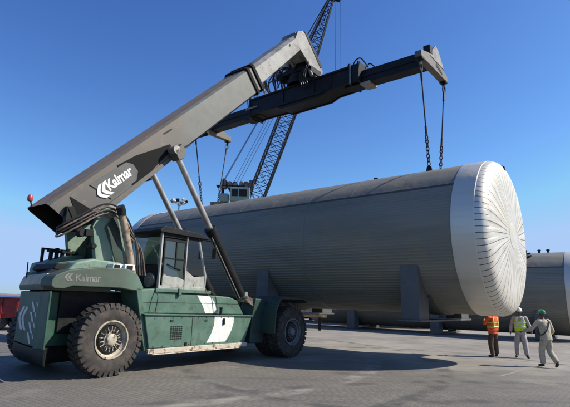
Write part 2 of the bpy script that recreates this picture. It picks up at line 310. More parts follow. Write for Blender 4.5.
# worn yellow paint on the yard
M['yellow'] = mat('worn yellow line', (.36, .3, .13), .8, c2=(.25, .225, .18), nscale=3.5, thr=(.4, .52), c3=(.22, .21, .19), n3=11, thr3=(.45, .55))
def line(pts, wd, name='yard_line'):
    g = MB()
    for (a, b) in zip(pts, pts[1:]):
        a, b = Vector((*a, 0)), Vector((*b, 0)); d = (b-a).normalized(); n = Vector((-d.y, d.x, 0))*wd/2
        g.add([a-n, b-n, b+n, a+n], [(0, 1, 2, 3)])
    g.v = [(x, y, .004) for x, y, _ in g.v]
    tag(g.build(name, 'yellow'), kind='structure')
line([(6.0, 13.3), (11.9, 19.6)], .09); line([(8.0, 17.4), (12.2, 15.1)], .07)

# ================================================================== REACH STACKER
TH = R(52.2)
rs = empty('reach_stacker', (-5.23, 12.33, 0), TH, 'big green and grey reach stacker with raised boom and glazed cab, lifting the tank', 'reach stacker')

# --- wheels
def wheel(px, py, sign, rimmat, rr=.835, wd=.5, rot=0.):
    t = MB(); h = wd/2; ri = .43
    prof = [(-h*.82, ri), (-h*.95, ri+.05), (-h, ri+.16), (-h*.98, rr-.17), (-h*.9, rr-.07), (-h*.8, rr-.035), (h*.8, rr-.035), (h*.9, rr-.07), (h*.98, rr-.17), (h, ri+.16), (h*.95, ri+.05), (h*.82, ri)]
    t.lathe(prof, 72, axis='y')
    for k in range(34):
        for sd in (-1, 1):
            a = 2*pi*(k+(.5 if sd > 0 else 0))/34; da = .062
            vs = []
            for (aa, r) in ((a-da, rr-.12), (a+da, rr-.12), (a-da, rr), (a+da, rr)):
                for y, sk in ((sd*h*1.02 if r < rr-.01 else sd*h*.93, 0), (sd*h*.04, .07)):
                    r_ = r if y != sd*h*.04 else max(r, rr-.06)
                    vs.append((r_*cos(aa+sk), y, r_*sin(aa+sk)))
            t.add(vs, [(0, 2, 3, 1), (4, 5, 7, 6), (0, 4, 6, 2), (1, 3, 7, 5), (0, 1, 5, 4), (2, 6, 7, 3)])
    wob = bpy.data.objects.new('wheel', None); C.objects.link(wob); wob.parent = rs; wob.location = (px, py, rr); wob.rotation_euler = (0, R(rot), 0)
    t.build('tyre', 'tyre', wob, smooth=40)
    r_ = MB(); s = sign   # outer side
    r_.lathe([(s*h*.8, ri+.015), (s*h*.98, ri+.01), (s*h*.98, ri-.02), (s*h*.72, ri-.035), (s*h*.5, ri-.1), (s*h*.42, ri-.16), (s*h*.62, .2), (s*h*.7, .16), (s*h*.7, 0.001)], 48, axis='y')
    r_.lathe([(s*h*.7, .14), (s*(h*.7+.07), .13), (s*(h*.7+.09), .1), (s*(h*.7+.09), .001)], 24, axis='y')
    r_.lathe([(-s*h*.8, ri), (-s*h*.5, ri-.1), (-s*h*.5, .01)], 32, axis='y')
    ob = r_.build('rim', rimmat, wob, smooth=35)
    y1 = s*h*.72
    d_ = MB(); d_.lathe([(y1, .165), (y1+s*.006, .17), (y1+s*.006, .3), (y1-s*.04, .335), (y1-s*.08, .34)], 48, axis='y'); d_.build('wheel_disc', 'black', wob, smooth=30)
    rn_ = random.Random(int(px*10)+3)
    for k in range(18):
        a = 2*pi*k/18+rn_.uniform(-.05, .05); da = rn_.uniform(.05, .11); r0, r1 = .16, rn_.uniform(.25, .31); q = MB()
        q.add([((rr_)*cos(aa), y1+s*(.007+yy), (rr_)*sin(aa)) for yy in (0, .006) for rr_, aa in ((r0, a-da*.9), (r1, a-da*.2), (r1, a+da*.3), (r0, a+da*.9))], [(0, 1, 2, 3), (7, 6, 5, 4), (0, 4, 5, 1), (1, 5, 6, 2), (2, 6, 7, 3), (3, 7, 4, 0)])
        if rimmat == 'rim_white': q.build('disc_lug', 'rim_white', wob)
    for k in range(12):
        a = 2*pi*k/12; x, z = .2*cos(a), .2*sin(a); q = MB(); q.cyl((x, y1, z), (x, y1+s*.045, z), .019, n=6); q.build('wheel_nut', 'rim_grey', wob)
    return wob
wheel(0, -1.36, -1, 'rim_white', rot=11); wheel(-.12, 1.5, 1, 'rim_white')
for y, s in ((-1.78, -1), (-1.2, -1), (1.2, 1), (1.78, 1)): wheel(6.55, y, s, 'rim_grey', rot=y*20)

# --- chassis
g = MB()
g.box((-.8, -.55, .75), (6.9, .55, 1.35)); g.box((-.5, -1.05, .62), (.35, 1.05, 1.05)); g.box((6.1, -1.0, .5), (7.0, 1.0, 1.25))
g.cyl((6.55, -1.5, .835), (6.55, 1.5, .835), .2); g.cyl((0, -1.15, .835), (0, 1.15, .835), .16)
g.box((1.0, -1.25, .62), (4.75, 1.35, 1.3)); g.prism([(-.9, .95), (.75, .95), (.9, 1.9), (-.9, 1.95)], -.72, .9)
g.build('chassis', 'black', rs, bevel=.02)
# lower side box with skirt
g = MB(); g.prism([(.93, 1.38), (1.13, .56), (4.72, .52), (5.02, 1.3), (4.95, 1.37)], -1.5, -1.25); g.prism([(.93, 1.38), (1.13, .56), (4.72, .52), (5.02, 1.3)], 1.35, 1.55)
g.build('side_tank', 'green', rs, bevel=.025)
g = MB(); g.prism([(.88, 1.42), (.9, 1.385), (5.05, 1.325), (5.05, 1.36)], -1.54, -1.0); g.build('side_step', 'green', rs, bevel=.006)
g = MB(); g.box((1.08, -1.56, .43), (4.78, -1.48, .55)); g.box((1.2, -1.6, .40), (4.4, -1.49, .425)); g.build('skirt_rail', 'brick', rs, bevel=.01)
g = MB()
for i in range(6):
    for j in range(7): g.box((1.78+i*.07, -1.507, .75+j*.052), (1.83+i*.07, -1.50, .785+j*.052))
g.build('vent_grille', 'black', rs)
g = MB(); g.box((2.52, -1.505, .56), (2.535, -1.5, 1.36)); g.build('panel_joint', 'black', rs)
g = MB(); g.box((3.72, -1.55, 1.1), (3.78, -1.505, 1.28)); g.build('latch', 'black', rs, bevel=.01)
g = MB(); g.cyl((3.72, -1.4, 1.36), (3.72, -1.4, 1.56), .045, n=10); g.cyl((3.72, -1.4, 1.56), (3.72, -1.4, 1.6), .06, n=10); g.build('filler_cap', 'black', rs)
g = MB(); g.box((2.3, -1.53, .56), (2.36, -1.5, .66)); g.build('latch', 'black', rs)
g = MB(); g.box((.95, -1.275, 1.7), (4.6, -1.268, 1.71)); g.build('panel_joint', 'black', rs)
# upper side box
g = MB(); g.prism([(.72, 2.02), (.9, 1.42), (4.9, 1.37), (4.55, 1.82), (4.2, 1.92), (1.6, 2.0), (1.5, 2.08)], -1.27, -.6); g.prism([(.8, 2.0), (.9, 1.4), (4.9, 1.37), (4.5, 1.9)], .7, 1.4)
g.build('upper_body', 'green', rs, bevel=.04)
g = MB(); g.box((1.35, -1.32, 1.98), (3.35, .6, 2.08)); g.box((2.1, -1.36, 1.9), (2.2, -1.28, 2.1)); g.build('cab_floor', 'green', rs, bevel=.015)
# painted white bands on the two side boxes
def decal(poly, y, name, m='white', th=.004, X=None):
    q = MB(); q.prism(poly, y-th, y-.0005, X=X); return q.build(name, m, rs)
decal([(3.38, 1.345), (4.2, 1.335), (4.19, 1.15), (4.12, .95), (4.0, .76), (3.86, .61), (3.1, .61), (3.27, .85), (3.37, 1.1)], -1.5, 'white_band')
decal([(2.85, 1.93), (3.4, 1.91), (3.58, 1.72), (3.68, 1.43), (3.2, 1.43), (3.1, 1.62)], -1.27, 'white_band')
for i in range(12):
    for z_ in (1.31, .6): g = MB(); g.cyl((1.25+i*.3, -1.512, z_), (1.25+i*.3, -1.5, z_), .014, n=6); g.build('bolt', 'green_dark', rs)
for p_ in (((1.35, -1.3, 2.0), (1.35, -1.42, 1.85), (1.3, -1.42, 1.45)), ((3.35, -1.3, 2.05), (3.5, -1.36, 1.9), (3.6, -1.36, 1.5))):
    g = MB(); g.tube(smooth_path(p_), .014, 6); g.build('grab_rail', 'green_dark', rs, smooth=50)
for x_ in (1.75, 3.0): g = MB(); g.box((x_, -1.525, 1.22), (x_+.1, -1.5, 1.26)); g.build('hinge', 'green_dark', rs)
# wheel arch front panel and inner wheel well
g = MB(); g.prism([(.66, 2.06), (.82, 2.06), (1.2, .5), (1.05, .5)], -1.42, -.7); g.build('mudguard', 'green', rs, bevel=.02)
# counterweight
def loft(g, rings, mi=0, mats=None):     # rings: list of (plan polygon, z)
    n = len(rings[0][0]); vs = [(x, y, z) for poly, z in rings for x, y in poly]; k0 = len(g.v)
    for r in range(len(rings)-1): g.add([], []); 
    g.add(vs, [(r*n+i, r*n+(i+1) % n, (r+1)*n+(i+1) % n, (r+1)*n+i) for r in range(len(rings)-1) for i in range(n)], mi)
    if mats:
        for r in range(len(rings)-1):
            for i in range(n): g.m[len(g.m)-(len(rings)-1)*n+r*n+i] = mats[r]
    g.add(rings[-1:][0][0] and [(x, y, rings[-1][1]) for x, y in rings[-1][0]], [tuple(range(n))], mats[-1] if mats else mi)
    g.add([(x, y, rings[0][1]) for x, y in rings[0][0]], [tuple(range(n))], mi)
def inset(plan, k, c=(-.5, -.1)): return [(c[0]+(x-c[0])*k, c[1]+(y-c[1])*k) for x, y in plan]
g = MB(); plan = [(-1.5, -1.4), (-1.0, 1.15), (-.93, 1.2), (-.5, 1.2), (-.5, -.62), (-1.38, -.72), (-1.44, -1.4)]
g.prism(plan, .66, 1.9, ax='z'); g.build('counterweight', 'green_rear', rs, bevel=.04, seg=3)
g = MB(); pb = [(-1.42, -1.3), (-1.3, -.3), (-1.12, .7), (-1.0, 1.2), (-.3, 1.2), (-.3, -.6), (-1.0, -.7)]
loft(g, [(inset(pb, .82), .28), (inset(pb, .95), .36), (inset(pb, 1.0), .52), (inset(pb, .98), .65)]); g.build('rear_bumper', 'black', rs, smooth=50)
# hood
g = MB(); hp = [(-1.42, 1.96), (-1.5, 2.02), (-1.5, 2.14), (-1.42, 2.26), (-1.12, 2.39), (-.4, 2.5), (.35, 2.52), (.66, 2.4), (.88, 2.08), (.86, 2.0), (.6, 1.99), (.2, 2.03), (-1.0, 2.03), (-1.2, 1.96)]
g.prism(hp, -1.42, -.9); g.prism([(x if x > -.9 else -.9, z) for x, z in hp], -.9, 1.25); g.build('engine_hood', 'hood', rs, bevel=.06, seg=4)
g = MB(); pr = [(-1.46, -1.0), (-1.34, -.3), (-1.16, .6), (-1.03, 1.15), (-.9, 1.25), (.2, 1.25), (.2, -1.0)]
loft(g, [(inset(pr, .995), 1.93), (inset(pr, 1.02), 2.0), (inset(pr, 1.02), 2.06), (inset(pr, 1.0), 2.14), (inset(pr, .95), 2.26), (inset(pr, .9), 2.3), (inset(pr, .62), 2.5)], mats=[0, 0, 1, 1, 1, 2, 2])
g.build('rear_deck', ['hood', 'dusty', 'black'], rs, smooth=40)
g = MB(); g.prism([(-1.0, 2.36), (-.8, 2.6), (-.35, 2.72), (.4, 2.68), (.72, 2.44), (.2, 2.3), (-.8, 2.3)], -1.05, .9); g.build('hood_lid', 'green_light', rs, bevel=.06, seg=3)
g = MB(); g.prism([(-1.2, 2.42), (-1.12, 2.55), (-.8, 2.6), (-.8, 2.3)], -.8, .3); g.build('rear_grille', 'black', rs, bevel=.03)
g = MB(); g.prism([(-.95, 2.4), (-.9, 2.62), (-.2, 2.86), (.1, 2.86), (.1, 2.4)], .25, 1.0); g.build('filter_box', 'green_light', rs, bevel=.03)
for i in range(5):
    g = MB(); g.cyl((-.62+i*.15, .6, 2.72+i*.03), (-.62+i*.15, .6, 3.0+.04*(i % 2)), .055, n=8); g.box((-.69+i*.15, .5, 2.92), (-.53+i*.15, .7, 2.97)); g.build('filter_fitting', 'black', rs)
g = MB(); g.box((-.8, .72, 2.98), (.0, .78, 3.03)); g.box((-.8, .72, 2.66), (-.74, .78, 2.98)); g.box((-.06, .72, 2.8), (.0, .78, 2.98)); g.build('filter_rail', 'black', rs)
g = MB(); g.box((.02, -1.3, 2.5), (.3, -1.0, 2.62)); g.build('engine_cover', 'white', rs, bevel=.02)
g = MB(); g.box((.3, -1.38, 2.48), (.6, -1.08, 2.63)); g.build('engine_cover', 'white', rs, bevel=.02)
for a_, b_ in (((.06, -1.325, 2.52), (.2, -1.295, 2.6)), ((.36, -1.4, 2.5), (.52, -1.37, 2.6))):
    g = MB(); g.box(a_, b_); g.build('engine_vent', 'black', rs)
g = MB(); g.cyl((-1.1, .7, 2.2), (-1.12, .7, 2.62), .014, n=6); g.build('antenna', 'black', rs)
# hood writing (face of the hood looks to -y)
XF = lambda x, y, z, ang=0.: Matrix.Translation((x, y, z)) @ Matrix.Rotation(-ang, 4, 'Y') @ Matrix.Rotation(pi/2, 4, 'X')
text_mesh('Kalmar', .23, 'lettering', 'boom_light', rs, XF(-.97, -1.4215, 2.14, .03), thick=.003, sx=.98)
def emblem(X, s, parent, m='white', name='emblem'):
    q = MB()       # two nested angle strokes
    for dx in (0, .42):
        ou = [(.42+dx, 1.0), (.12+dx, .72), (0+dx, .5), (.12+dx, .28), (.42+dx, 0)]; inn = [(.72+dx, 0), (.4+dx, .3), (.27+dx, .5), (.4+dx, .7), (.72+dx, 1.0)]
        q.prism([(x*s, y*s) for x, y in ou+inn], 0, .005, ax='z', X=X)
    return q.build(name, m, parent)
emblem(XF(-1.22, -1.4205, 2.13, .03), .18, rs, 'boom_light')
# rear panel marks: sign plane follows the slightly skewed rear face, u runs towards the near edge
ur = Vector((-.5, -2.55, 0)).normalized(); wn = Vector((ur.y, -ur.x, 0))
def XR(u, z):
    p = Vector((-1.0, 1.15, 0))+ur*u+wn*.002+Vector((0, 0, z))
    return Matrix(((ur.x, 0, wn.x, p.x), (ur.y, 0, wn.y, p.y), (0, 1, 0, p.z), (0, 0, 0, 1)))
emblem(XR(.18, .98) @ Matrix.Diagonal((1.35, 1, 1, 1)), .55, rs, 'mark')
for k in range(4):
    z = .72+k*.235; u = 1.18+.02*k
    q = MB(); q.prism([(u, z+.23), (u+.15, z+.23), (u+.42, z), (u+.27, z)], 0, .005, ax='z', X=XR(0, 0)); q.build('warning_stripe', 'mark', rs)
    q = MB(); q.prism([(u+.42, z+.23), (u+.5, z+.23), (u+.6, z+.13), (u+.52, z+.13)], 0, .005, ax='z', X=XR(0, 0)); q.build('warning_stripe', 'mark', rs)

# --- boom support plates
for y in (-.72, .58):
    g = MB(); g.prism([(-.3, 3.55), (-.12, 3.95), (.12, 4.18), (.42, 4.12), (.6, 3.7), (.98, 2.4), (-.05, 2.4)], y, y+.14)
    g.build('boom_bracket', 'green_light', rs, bevel=.015)
g = MB(); g.prism([(.02, 3.55), (.3, 4.0), (.45, 3.6), (.72, 2.6), (.5, 2.6)], -.74, -.73); g.prism([(.3, 2.45), (.9, 2.45), (.7, 3.1), (.35, 3.5)], -.58, .58); g.build('bracket_rib', 'green_dark', rs)
g = MB(); g.cyl((.12, -.86, 3.95), (.12, .86, 3.95), .13, n=20); g.build('pivot_pin', 'steel', rs, smooth=40)
# --- exhaust
g = MB(); g.tube(smooth_path([(.72, -1.1, 2.4), (.62, -1.1, 2.8), (.36, -1.1, 3.6), (.28, -1.1, 3.8), (.2, -1.12, 3.98)]), .095, 14); g.build('exhaust_pipe', 'rust', rs, smooth=50)
g = MB(); g.tube(smooth_path([(.24, -1.11, 3.88), (.21, -1.12, 4.0), (.14, -1.14, 4.1)]), .112, 14); g.build('exhaust_tip', 'black', rs, smooth=50)

# --- boom:  local coordinates (l along, d down) in the machine's xz plane
BA = R(44.0); bx, bz = cos(BA), sin(BA)
def bl(l, d, y=0.): return Vector((-1.72+l*bx+d*bz, y, 3.66+l*bz-d*bx))
def bprism(g, prof, y0, y1, mi=0):
    p = [bl(l, d) for l, d in prof]; g.prism([(v.x, v.z) for v in p], y0, y1, mi)
def section(g, l0, l1, sec0, sec1=None, mats=None):   # sec: list of (y,d) ; mats per side
    sec1 = sec1 or sec0; n = len(sec0)
    def off(l, d, k): return l
    vs = [bl(l0[i] if isinstance(l0, list) else l0, d, y) for i, (y, d) in enumerate(sec0)]+[bl(l1, d, y) for y, d in sec1]
    for i in range(n): g.add([vs[i], vs[(i+1) % n], vs[(i+1) % n+n], vs[i+n]], [(0, 1, 2, 3)], mats[i] if mats else 0)
    g.add(vs[n:], [tuple(range(n))], mats[-1] if mats else 0)
    return vs
sec = [(-.48, 0), (.48, 0), (.55, .07), (.55, .93), (.5, .99), (-.5, .99), (-.55, .93), (-.55, .07)]
lb = [.42, .42, .43, .64, .66, .66, .64, .43]
g = MB(); section(g, lb, 9.95, sec, mats=[1, 0, 0, 2, 2, 2, 0, 0, 2]); o = g.build('boom', ['boom', 'boom_top', 'black'], rs, bevel=.012)
# inside of the open rear end, set back
g = MB(); ins = [(y*.93, .03+d*.95) for y, d in sec]
vs0 = [bl(lb[i]+.004, d, y) for i, (y, d) in enumerate(ins)]; vs1 = [bl(lb[i]+.55, d, y) for i, (y, d) in enumerate(ins)]
g.add(vs0+vs1, [(i, (i+1) % 8, (i+1) % 8+8, i+8) for i in range(8)]+[tuple(range(8, 16))]); g.build('boom_end_frame', 'black', rs)
# grey overlay of the upper run of the outer boom: separate welded plate
# shade behind the sign and at the rear, put in as black plates
g = MB(); bprism(g, [(2.6, .2), (3.3, .27), (4.6, .58), (4.58, .76), (3.5, .89), (2.7, .89)], -.562, -.551); g.build('boom_shade_plate', 'dull_black', rs)
g = MB(); bprism(g, [(.98, .16), (1.32, .88), (.78, .88)], -.562, -.551); g.build('boom_shade_plate', 'dull_black', rs)
g = MB(); bprism(g, [(1.6, .2), (2.9, .27), (3.06, .42), (3.08, .66), (2.88, .84), (1.9, .84)], -.572, -.5622); sp_ = g.build('sign_plate', 'logo_panel', rs)
p = bl(1.98, .64, -.5725)
text_mesh('Kalmar', .40, 'lettering', 'white', rs, XF(p.x, p.y, p.z, BA), bold=.028, sx=.83)
p = bl(1.62, .74, -.5725); emblem(XF(p.x, p.y, p.z, BA), .4, rs)
# lower strengthening strip, seams
g = MB()
bprism(g, [(1.5, .89), (4.9, .89), (4.9, .99), (1.5, 1.05)], -.6, -.551)
g.build('boom_flange', 'boom', rs, bevel=.01)
g = MB()
for l in (1.15, 3.35, 6.3): bprism(g, [(l, .97), (l+.08, .97), (l+.08, 1.12), (l, 1.12)], -.5, .5)
bprism(g, [(4.6, .2), (4.95, .22), (4.95, .26), (4.6, .24)], -.575, -.551); bprism(g, [(5.0, .9), (5.3, .93), (5.3, .99), (5.0, .96)], -.6, -.551)
g.build('boom_cleats', 'black', rs)
# collars at the mouth of the outer boom
for l in (9.62, 9.98):
    g = MB()
    a = [(y*1.09, -.07+d*1.13) for y, d in sec]
    v0 = [bl(l, d, y) for y, d in a]; v1 = [bl(l+.15, d, y) for y, d in a]
    g.add(v0+v1, [(i, (i+1) % 8, (i+1) % 8+8, i+8) for i in range(8)]+[tuple(range(8)), tuple(range(15, 7, -1))])
    g.build('boom_collar', 'dull_black', rs, bevel=.01)
# inner boom + head
sec2 = [(-.3, .06), (.3, .06), (.46, .2), (.46, .84), (.38, .9), (-.38, .9), (-.46, .84), (-.46, .2)]
sec3 = [(-.3, -.03), (.3, -.03), (.44, .1), (.44, .62), (.36, .66), (-.36, .66), (-.44, .62), (-.44, .1)]
g = MB(); section(g, 9.0, 14.3, sec2, sec3); g.build('inner_boom', 'boom_light', rs, bevel=.012)
g = MB()
hd = [(8.55, 13.72), (8.92, 13.95), (9.12, 13.9), (10.66, 12.64), (10.42, 12.2), (10.08, 12.08), (9.6, 12.46), (8.75, 12.92), (8.25, 12.95)]
g.prism(hd, -.45, -.33); g.prism(hd, .33, .45); g.prism([(8.5, 13.7), (8.9, 13.92), (9.1, 13.87), (10.0, 13.1), (9.4, 12.7), (8.5, 12.95)], -.33, .33)
g.build('boom_head', 'boom_light', rs, bevel=.02)
g = MB(); g.prism([(9.0, 13.98), (9.22, 13.96), (10.55, 12.86), (10.4, 12.72)], -.47, .47); g.build('head_edge', 'black', rs, bevel=.015)
g = MB(); g.cyl((10.3, -.5, 12.42), (10.3, .5, 12.42), .1, n=16); g.build('head_pin', 'black', rs)
g = MB(); g.cyl((7.98, -.462, 12.75), (7.98, -.44, 12.75), .055, n=12); g.build('hole', 'black', rs)
# beacon
g = MB(); g.cyl((-1.38, .3, 3.95), (-1.44, .32, 4.12), .018); be = g.build('beacon_light', 'black', rs)
g = MB(); g.lathe([(4.1, .05), (4.12, .065), (4.21, .065), (4.26, .04), (4.27, .001)], 16, axis='z', X=Matrix.Translation((-1.45, .32, 0))); g.build('lens', 'red_lamp', be, smooth=40)
# --- lift cylinders
for y in (-.78, .66):
    top, bot = Vector((2.0, y, 6.2)), Vector((5.72, y, 1.35)); d = (bot-top).normalized(); mid = top+d*2.75
    g = MB(); g.cyl(mid, bot, .17, n=20); g.cyl(mid-d*.05, mid+d*.14, .195, n=20); g.cyl(bot-d*.15, bot+d*.05, .2, n=20)
    up = Vector((0, -1, 0)).cross(d).normalized()
    lc = g.build('lift_cylinder', 'black', rs, smooth=40)
    g = MB(); g.cyl(top, mid, .092, n=20); g.build('rod', 'chrome', lc, smooth=40)
    g = MB()
    for k in (-.05, .06): g.tube([mid+d*.2-up*.2+Vector((0, k-.08, 0)), bot-d*.4-up*.21+Vector((0, k-.08, 0))], .022, 8)
    g.build('cylinder_pipe', 'steel', lc, smooth=50)
    g = MB(); g.cyl(top-Vector((0, .14, 0)), top+Vector((0, .14, 0)), .13, n=16); g.build('cylinder_eye', 'steel', lc, smooth=40)
    g = MB(); g.cyl(bot-Vector((0, .2, 0)), bot+Vector((0, .2, 0)), .14, n=16); g.build('cylinder_eye', 'steel', lc, smooth=40)
    s_ = -1 if y < 0 else 1
    g = MB(); bprism(g, [(4.35, .75), (4.75, .7), (4.72, 1.0), (4.5, 1.1), (4.3, 1.05)], min(s_*.6, s_*.92), max(s_*.6, s_*.92)); g.build('cylinder_bracket', 'boom', rs, bevel=.02)
# hoses at the cylinder foot
g = MB()
for k in range(7):
    a = k*.16
    g.tube(smooth_path([(4.75+a*.2, -.95, 1.75), (4.95, -1.3-a*.1, 1.95-a*.2), (5.3+a*.2, -1.4, 1.7-a*.3), (5.35+a*.1, -1.25, 1.2), (5.0, -1.1, 1.0-a*.1)]), .022, 6)
g.build('hose_bundle', 'hose_tan', rs, smooth=50)
g = MB(); g.box((4.85, -1.25, 1.78), (5.5, -.95, 1.84)); g.prism([(4.9, 1.84), (5.1, 1.84), (5.05, 2.1), (4.95, 2.1)], -1.25, -1.2); g.build('step_plate', 'green_light', rs)
# hoses over the boom pivot
g = MB()
for k in range(4):
    o_ = k*.085
    g = MB(); g.tube(smooth_path([(-.6, -.25, 3.55), (-1.02, -.42, 3.42-o_*.6), (-1.08, -.64, 3.46-o_), (-.75, -.75-o_*.3, 3.72-o_), (-.15, -.85, 4.13-o_), (.25, -.92, 4.1-o_), (.62, -.96, 3.7-o_*1.2), (.85+o_*.6, -.98, 3.1), (.95+o_, -.98, 2.4)]), .024, 7); g.build('hydraulic_hose', 'hose_tan' if k % 2 else 'rubber', rs, smooth=50)
pass
g = MB(); g.box((-1.0, -.7, 3.55), (-.82, -.56, 3.95)); g.prism([(-.98, 3.9), (-.86, 3.98), (-.5, 3.35), (-.62, 3.28)], -.72, -.6); g.cyl((-.55, -.75, 3.35), (-.55, -.55, 3.35), .1); g.box((-.5, -.8, 3.28), (-.3, -.62, 3.45)); g.cyl((-.25, -.82, 3.05), (-.25, -.6, 3.05), .07); g.build('hose_clamp', 'black', rs, bevel=.01)

# --- cab
cb = [(1.5, -1.2), (1.5, .3), (3.0, .3), (3.0, -1.2)]
g = MB()
P_ = .045
def post(a, b, r=P_): g.cyl(a, b, r, n=6)
Z0, Z1 = 2.08, 3.6
g.box((1.475, -1.23, Z0), (1.53, -1.15, Z1)); g.box((1.5, .2, Z0), (1.58, .3, Z1)); g.box((2.37, -1.235, Z0), (2.41, -1.17, Z1)); g.box((1.5, .2, Z0), (3.2, .3, Z0+.06)); g.box((1.5, -1.2, Z0), (1.56, .3, Z0+.06))
for y in (-1.18, .25): g.tube([(3.18, y, Z0), (3.2, y, 2.5), (2.85, y, Z1)], .04, 6)
g.box((1.5, -1.22, Z0), (3.2, -1.14, 2.16)); g.build('cab_frame', 'cream', rs, bevel=.01)
g = MB(); g.box((1.53, -1.215, 3.5), (2.93, -1.15, 3.6)); g.build('cab_top_rail', 'black', rs)
g = MB(); g.box((1.5, -1.1, Z0), (1.54, .2, 2.72)); g.box((1.54, .24, Z0), (3.2, .28, 2.3)); g.build('cab_rear_panel', 'black', rs)
g = MB(); g.prism([(2.44, Z0+.08), (3.17, Z0+.08), (3.18, 2.5), (2.75, 2.45), (2.44, 2.62)], -1.19, -1.16); g.box((2.75, -1.2, 2.17), (2.9, -1.185, 2.24), 0); g.build('cab_lower_panel', 'cream', rs)
dr = MB(); dr.prism([(1.6, Z0+.04), (2.35, Z0+.04), (2.35, 2.34), (2.15, 2.4), (1.75, 2.42), (1.6, 2.5)], -1.225, -1.19); 
door = dr.build('cab_door', 'cream', rs, bevel=.008)
g = MB(); g.prism([(1.62, 2.5), (1.75, 2.42), (2.15, 2.4), (2.32, 2.34), (2.32, 3.4), (1.62, 3.4)], -1.21, -1.204); g.build('pane', 'glass', door)
g = MB(); g.box((1.59, -1.228, 3.4), (2.35, -1.19, 3.46)); g.box((1.585, -1.228, 2.43), (1.62, -1.19, 3.4)); g.box((2.32, -1.228, 2.35), (2.355, -1.19, 3.4)); g.build('door_frame', 'black', door)
g = MB(); g.tube(smooth_path([(1.72, -1.23, 2.75), (1.9, -1.25, 2.68), (2.2, -1.23, 2.62)]), .015, 6); g.box((2.0, -1.235, 2.62), (2.03, -1.2, 3.4)); g.box((1.62, -1.232, 2.9), (2.32, -1.2, 2.93)); g.build('handle', 'black', door)
g = MB(); g.add([(1.52, -1.1, 2.74), (1.52, .2, 2.74), (1.52, .2, 3.5), (1.52, -1.1, 3.5)], [(0, 1, 2, 3)])
g.add([(2.44, -1.18, 2.5), (3.2, -1.18, 2.5), (2.86, -1.18, 3.52), (2.44, -1.18, 3.52)], [(0, 1, 2, 3)])
g.add([(3.2, -1.14, 2.5), (3.2, .22, 2.5), (2.86, .22, 3.52), (2.86, -1.14, 3.52)], [(0, 1, 2, 3)])
g.add([(1.6, .26, 2.3), (3.2, .26, 2.5), (2.86, .26, 3.52), (1.6, .26, 3.52)], [(0, 1, 2, 3)])
g.build('cab_glazing', 'glass', rs)
g = MB(); g.prism([(1.38, 3.6), (1.34, 3.66), (1.5, 3.78), (2.7, 3.74), (3.15, 3.64), (3.15, 3.58)], -1.3, .38); g.build('cab_roof', 'black', rs, bevel=.02)
g = MB(); g.box((1.7, -.75, 2.3), (2.2, -.2, 2.42)); g.prism([(1.68, 2.42), (1.82, 2.42), (1.74, 3.1), (1.6, 3.1)], -.72, -.23); g.box((1.85, -.6, 2.08), (2.1, -.35, 2.3)); g.box((1.63, -.6, 3.1), (1.73, -.35, 3.26)); g.build('operator_seat', 'black', rs, bevel=.03)
g = MB(); g.cyl((2.75, -.47, 2.1), (2.62, -.47, 2.68), .05); g.lathe([(2.68, .2), (2.71, .2), (2.71, .17), (2.68, .17), (2.68, .2)], 24, axis='z', X=Matrix.Translation((2.62, -.47, 0))); g.box((2.9, -.9, 2.1), (3.05, .1, 2.55)); g.build('steering_console', 'black', rs)
g = MB(); g.tube(smooth_path([(3.05, -1.26, 3.55), (3.25, -1.45, 3.5), (3.25, -1.48, 3.3)]), .015, 6); g.box((3.22, -1.56, 3.02), (3.26, -1.4, 3.32)); g.build('mirror', 'black', rs)
g = MB(); g.lathe([(1.5, .001), (1.5, .2), (1.42, .2), (1.42, .12), (1.44, .001)], 20, X=Matrix.Translation((0, -.85, 2.3))); g.build('air_intake', 'steel', rs, smooth=40)
# --- front frame and mudguards
for s_ in (-1, 1):
    y0, y1 = sorted((s_*.9, s_*1.5))
    g = MB(); g.prism([(4.98, .5), (5.62, .48), (5.66, 1.0), (5.72, 1.88), (5.2, 1.9), (5.06, 1.4)], y0, y1); g.build('front_frame', 'green_dark', rs, bevel=.03)
    y0, y1 = sorted((s_*.92, s_*2.06))
    ou = [(5.5, .8), (5.55, 1.5), (5.72, 1.86), (5.98, 2.0), (7.15, 1.95), (7.35, 1.83)]; inn = [(7.32, 1.79), (7.12, 1.9), (6.0, 1.95), (5.77, 1.82), (5.61, 1.49), (5.56, .8)]
    g = MB(); g.prism(ou+inn, y0, y1); g.build('mudguard', 'green_dark', rs, bevel=.01)
g = MB(); g.box((6.2, -1.02, 1.25), (7.2, 1.02, 1.75)); g.box((5.4, -.95, 1.2), (6.2, .95, 1.8)); g.build('front_crossmember', 'black', rs, bevel=.03)
g = MB()
for y in (-.6, .6): g.cyl((7.2, y, 1.55), (7.27, y, 1.55), .1, n=16)
g.build('headlight', 'glass_plain', rs)

